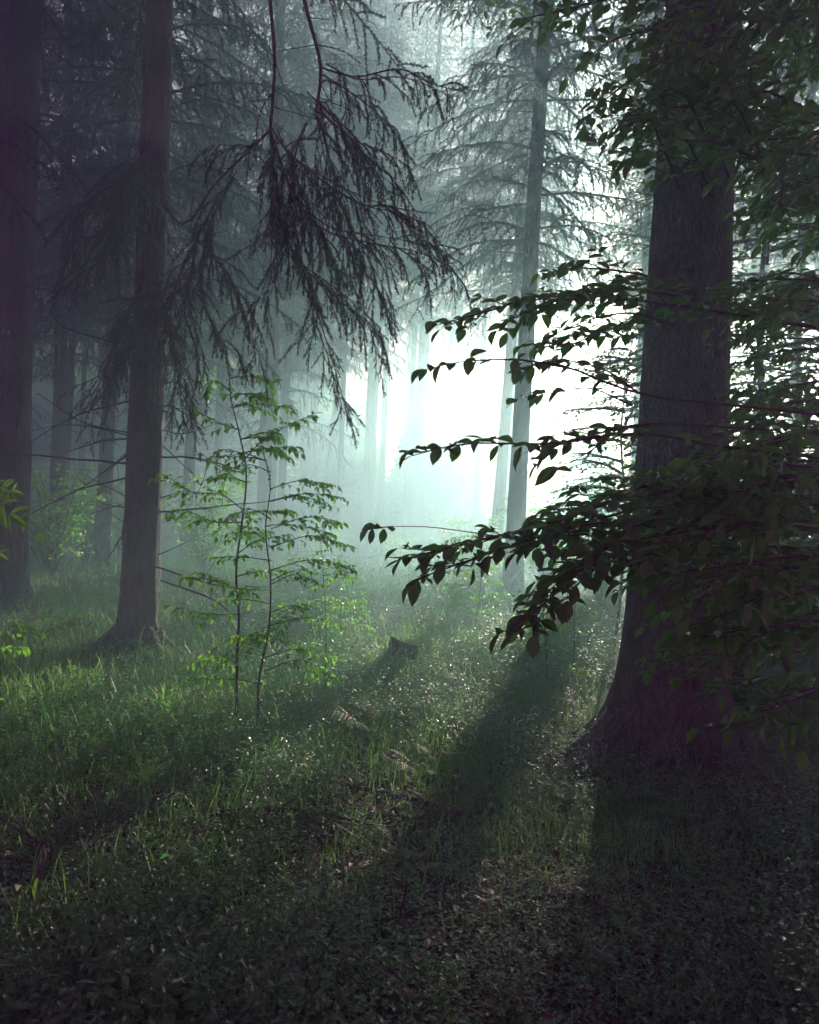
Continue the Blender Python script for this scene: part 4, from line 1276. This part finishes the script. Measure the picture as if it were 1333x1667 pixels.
# ------------------------------------------------------------------ withered plant with one lit hanging leaf, bottom left
r_ = np.random.default_rng(270)
wb = at(66, 1540, 2.75); wb[2] = float(gh(wb[0], wb[1]))
wp = thing('withered_plant', 'withered stalk with one bright green curled leaf at the lower left', 'plant', wb)
wd = Wood(); top = at(72, 1375, 2.75)
st_ = resample([wb, at(66, 1530, 2.75), at(58, 1450, 2.75), at(68, 1390, 2.75), top], 16); wd.line(st_, .004, .002)
wood_obj(wd, 'stalk', M_DRY, wp, 5, wb)


def ribbon(pts, wid, twist, parent, mat, name, off):
    n = len(pts); t_ = np.linspace(0, 1, n); w_ = wid * np.sin(np.clip(t_ * 1.05, 0, 1) * math.pi) ** .8 + .001
    tn = nrm(np.gradient(pts, axis=0)); s0 = nrm(np.cross(tn, toc)); n0 = np.cross(tn, s0)
    an = twist * t_; S = s0 * np.cos(an)[:, None] + n0 * np.sin(an)[:, None]; Q = np.cross(tn, S)
    V = np.stack([pts - S * w_[:, None], pts + Q * (w_ * .35)[:, None], pts + S * w_[:, None]], 1).reshape(-1, 3) - off
    F = []
    for i in range(n - 1):
        a = 3 * i
        F += [[a, a + 1, a + 4], [a, a + 4, a + 3], [a + 1, a + 2, a + 5], [a + 1, a + 5, a + 4]]
    return mesh_obj(name, V, np.array(F), mat, parent, True, np.full(len(F), .6))


ribbon(resample([at(62, 1425, 2.74), at(55, 1455, 2.72), at(66, 1490, 2.70), at(64, 1522, 2.72)], 18), .014, 1.6, wp, M_YOUNG, 'leaf', wb)
ribbon(resample([top, at(74, 1392, 2.72), at(66, 1412, 2.71), at(60, 1432, 2.72)], 14), .007, 3.0, wp, M_DRY, 'withered_leaf', wb)

# leafy seedlings in the lower left corner and elsewhere on the dark floor
for i, (px, py, lab, s) in enumerate([(18, 1590, 'leafy seedling in the lower left corner', 1.0), (300, 1480, 'seedling with one pale lance leaf on the dark floor', .9),
                                      (235, 1180, 'seedling beside the sunlit tuft with round bright leaves', .8), (700, 1600, 'dim seedling near the dry twig', .8)]):
    d = ray(px, py); p = np.array(CAM) + d * (-1.55 / d[2]); f = np.array([p[0], p[1], float(gh(p[0], p[1]))])
    t = thing('seedling', lab, 'plant', f); r_ = np.random.default_rng(280 + i); wd = Wood(); lv = Leaves()
    for q in range(4):
        pts = curve_out([0, 0, 0], [r_.normal() * .4, r_.normal() * .4, 1], .22 * s, 6, .1, r_, .2); wd.line(pts, .002, .001)
        for k in range(2, 7):
            a = r_.uniform(0, 6.28); lv.put(pts[k], [math.cos(a), math.sin(a), .1], nrm([r_.normal() * .4, r_.normal() * .4, 1]), .055 * s)
    wood_obj(wd, 'stem', M_TWIG, t, 3); lv.obj('leaves', LEAF_MID, M_YOUNG if i in (0, 2) else M_HERB, t, r_)

# ------------------------------------------------------------------ dry twigs on the floor
for i, (pts, r0, lab) in enumerate([
    ([(575, 1555), (620, 1580), (650, 1600), (680, 1625)], .004, 'long pale dry twig lying on the dark floor at the bottom centre'),
    ([(570, 1520), (580, 1540), (588, 1550)], .003, 'short pale twig above the long dry twig'),
    ([(965, 1540), (985, 1556), (1012, 1568)], .003, 'thin grey twig on the black floor at the lower right'),
    ([(120, 1620), (150, 1612), (190, 1628)], .003, 'thin pale twig on the dark floor at the lower left')]):
    P3 = []
    for q in pts:
        d = ray(*q); P3.append(np.array(CAM) + d * (-1.42 / d[2]))
    P3 = np.array(P3); off = P3[0].copy()
    pp = resample(P3 - off, 14); V, F = tube(pp, np.linspace(r0, r0 * .5, 14), 6)
    o = mesh_obj('dry_twig', V, F, M_DRY, None, True); o.location = off
    tag(o, lab, 'twig')

for i, (px, py, a, L_, r0, lab) in enumerate([
    (350, 1330, 20, .9, .014, 'crooked fallen branch below the bushy sapling'),
    (760, 1290, 160, 1.1, .018, 'mossy fallen branch across the dim floor right of the silver fern'),
    (880, 1460, 35, .8, .012, 'fallen branch with side twigs on the dark floor at the right'),
    (170, 1460, 150, .7, .012, 'fallen branch with side twigs at the lower left'),
    (480, 1480, 10, .55, .010, 'short fallen branch in the dark foreground'),
    (640, 1090, 170, 1.2, .02, 'fallen branch in the bright undergrowth near the stump')]):
    d = ray(px, py); p = np.array(CAM) + d * (-1.5 / d[2]); r_ = np.random.default_rng(320 + i)
    n = 12; tt = np.linspace(0, 1, n); x = p[0] + math.cos(R(a)) * L_ * tt + .03 * np.cumsum(r_.normal(size=n)) * .4; y = p[1] + math.sin(R(a)) * L_ * tt
    P3 = np.stack([x, y, gh(x, y) + .05 + .03 * np.sin(tt * 5 + i)], -1); off = P3[0].copy(); wd = Wood(); wd.line(P3 - off, r0, r0 * .4)
    for k in range(6):
        j = r_.integers(2, n - 1); q = nrm(P3[j] - P3[j - 1])
        wd.line(curve_out(P3[j] - off, q * .8 + [r_.normal() * .6, r_.normal() * .6, r_.uniform(.1, .8)], r_.uniform(.1, .3), 5, .4, r_, .25), r0 * .4, .001)
    A, B, ra, rb = wd.arrays(); V, F = seg_mesh(A, B, ra, rb, 6)
    o = mesh_obj('fallen_branch', V, F, M_SPRUCE, None, True); o.location = off
    tag(o, lab, 'branch')
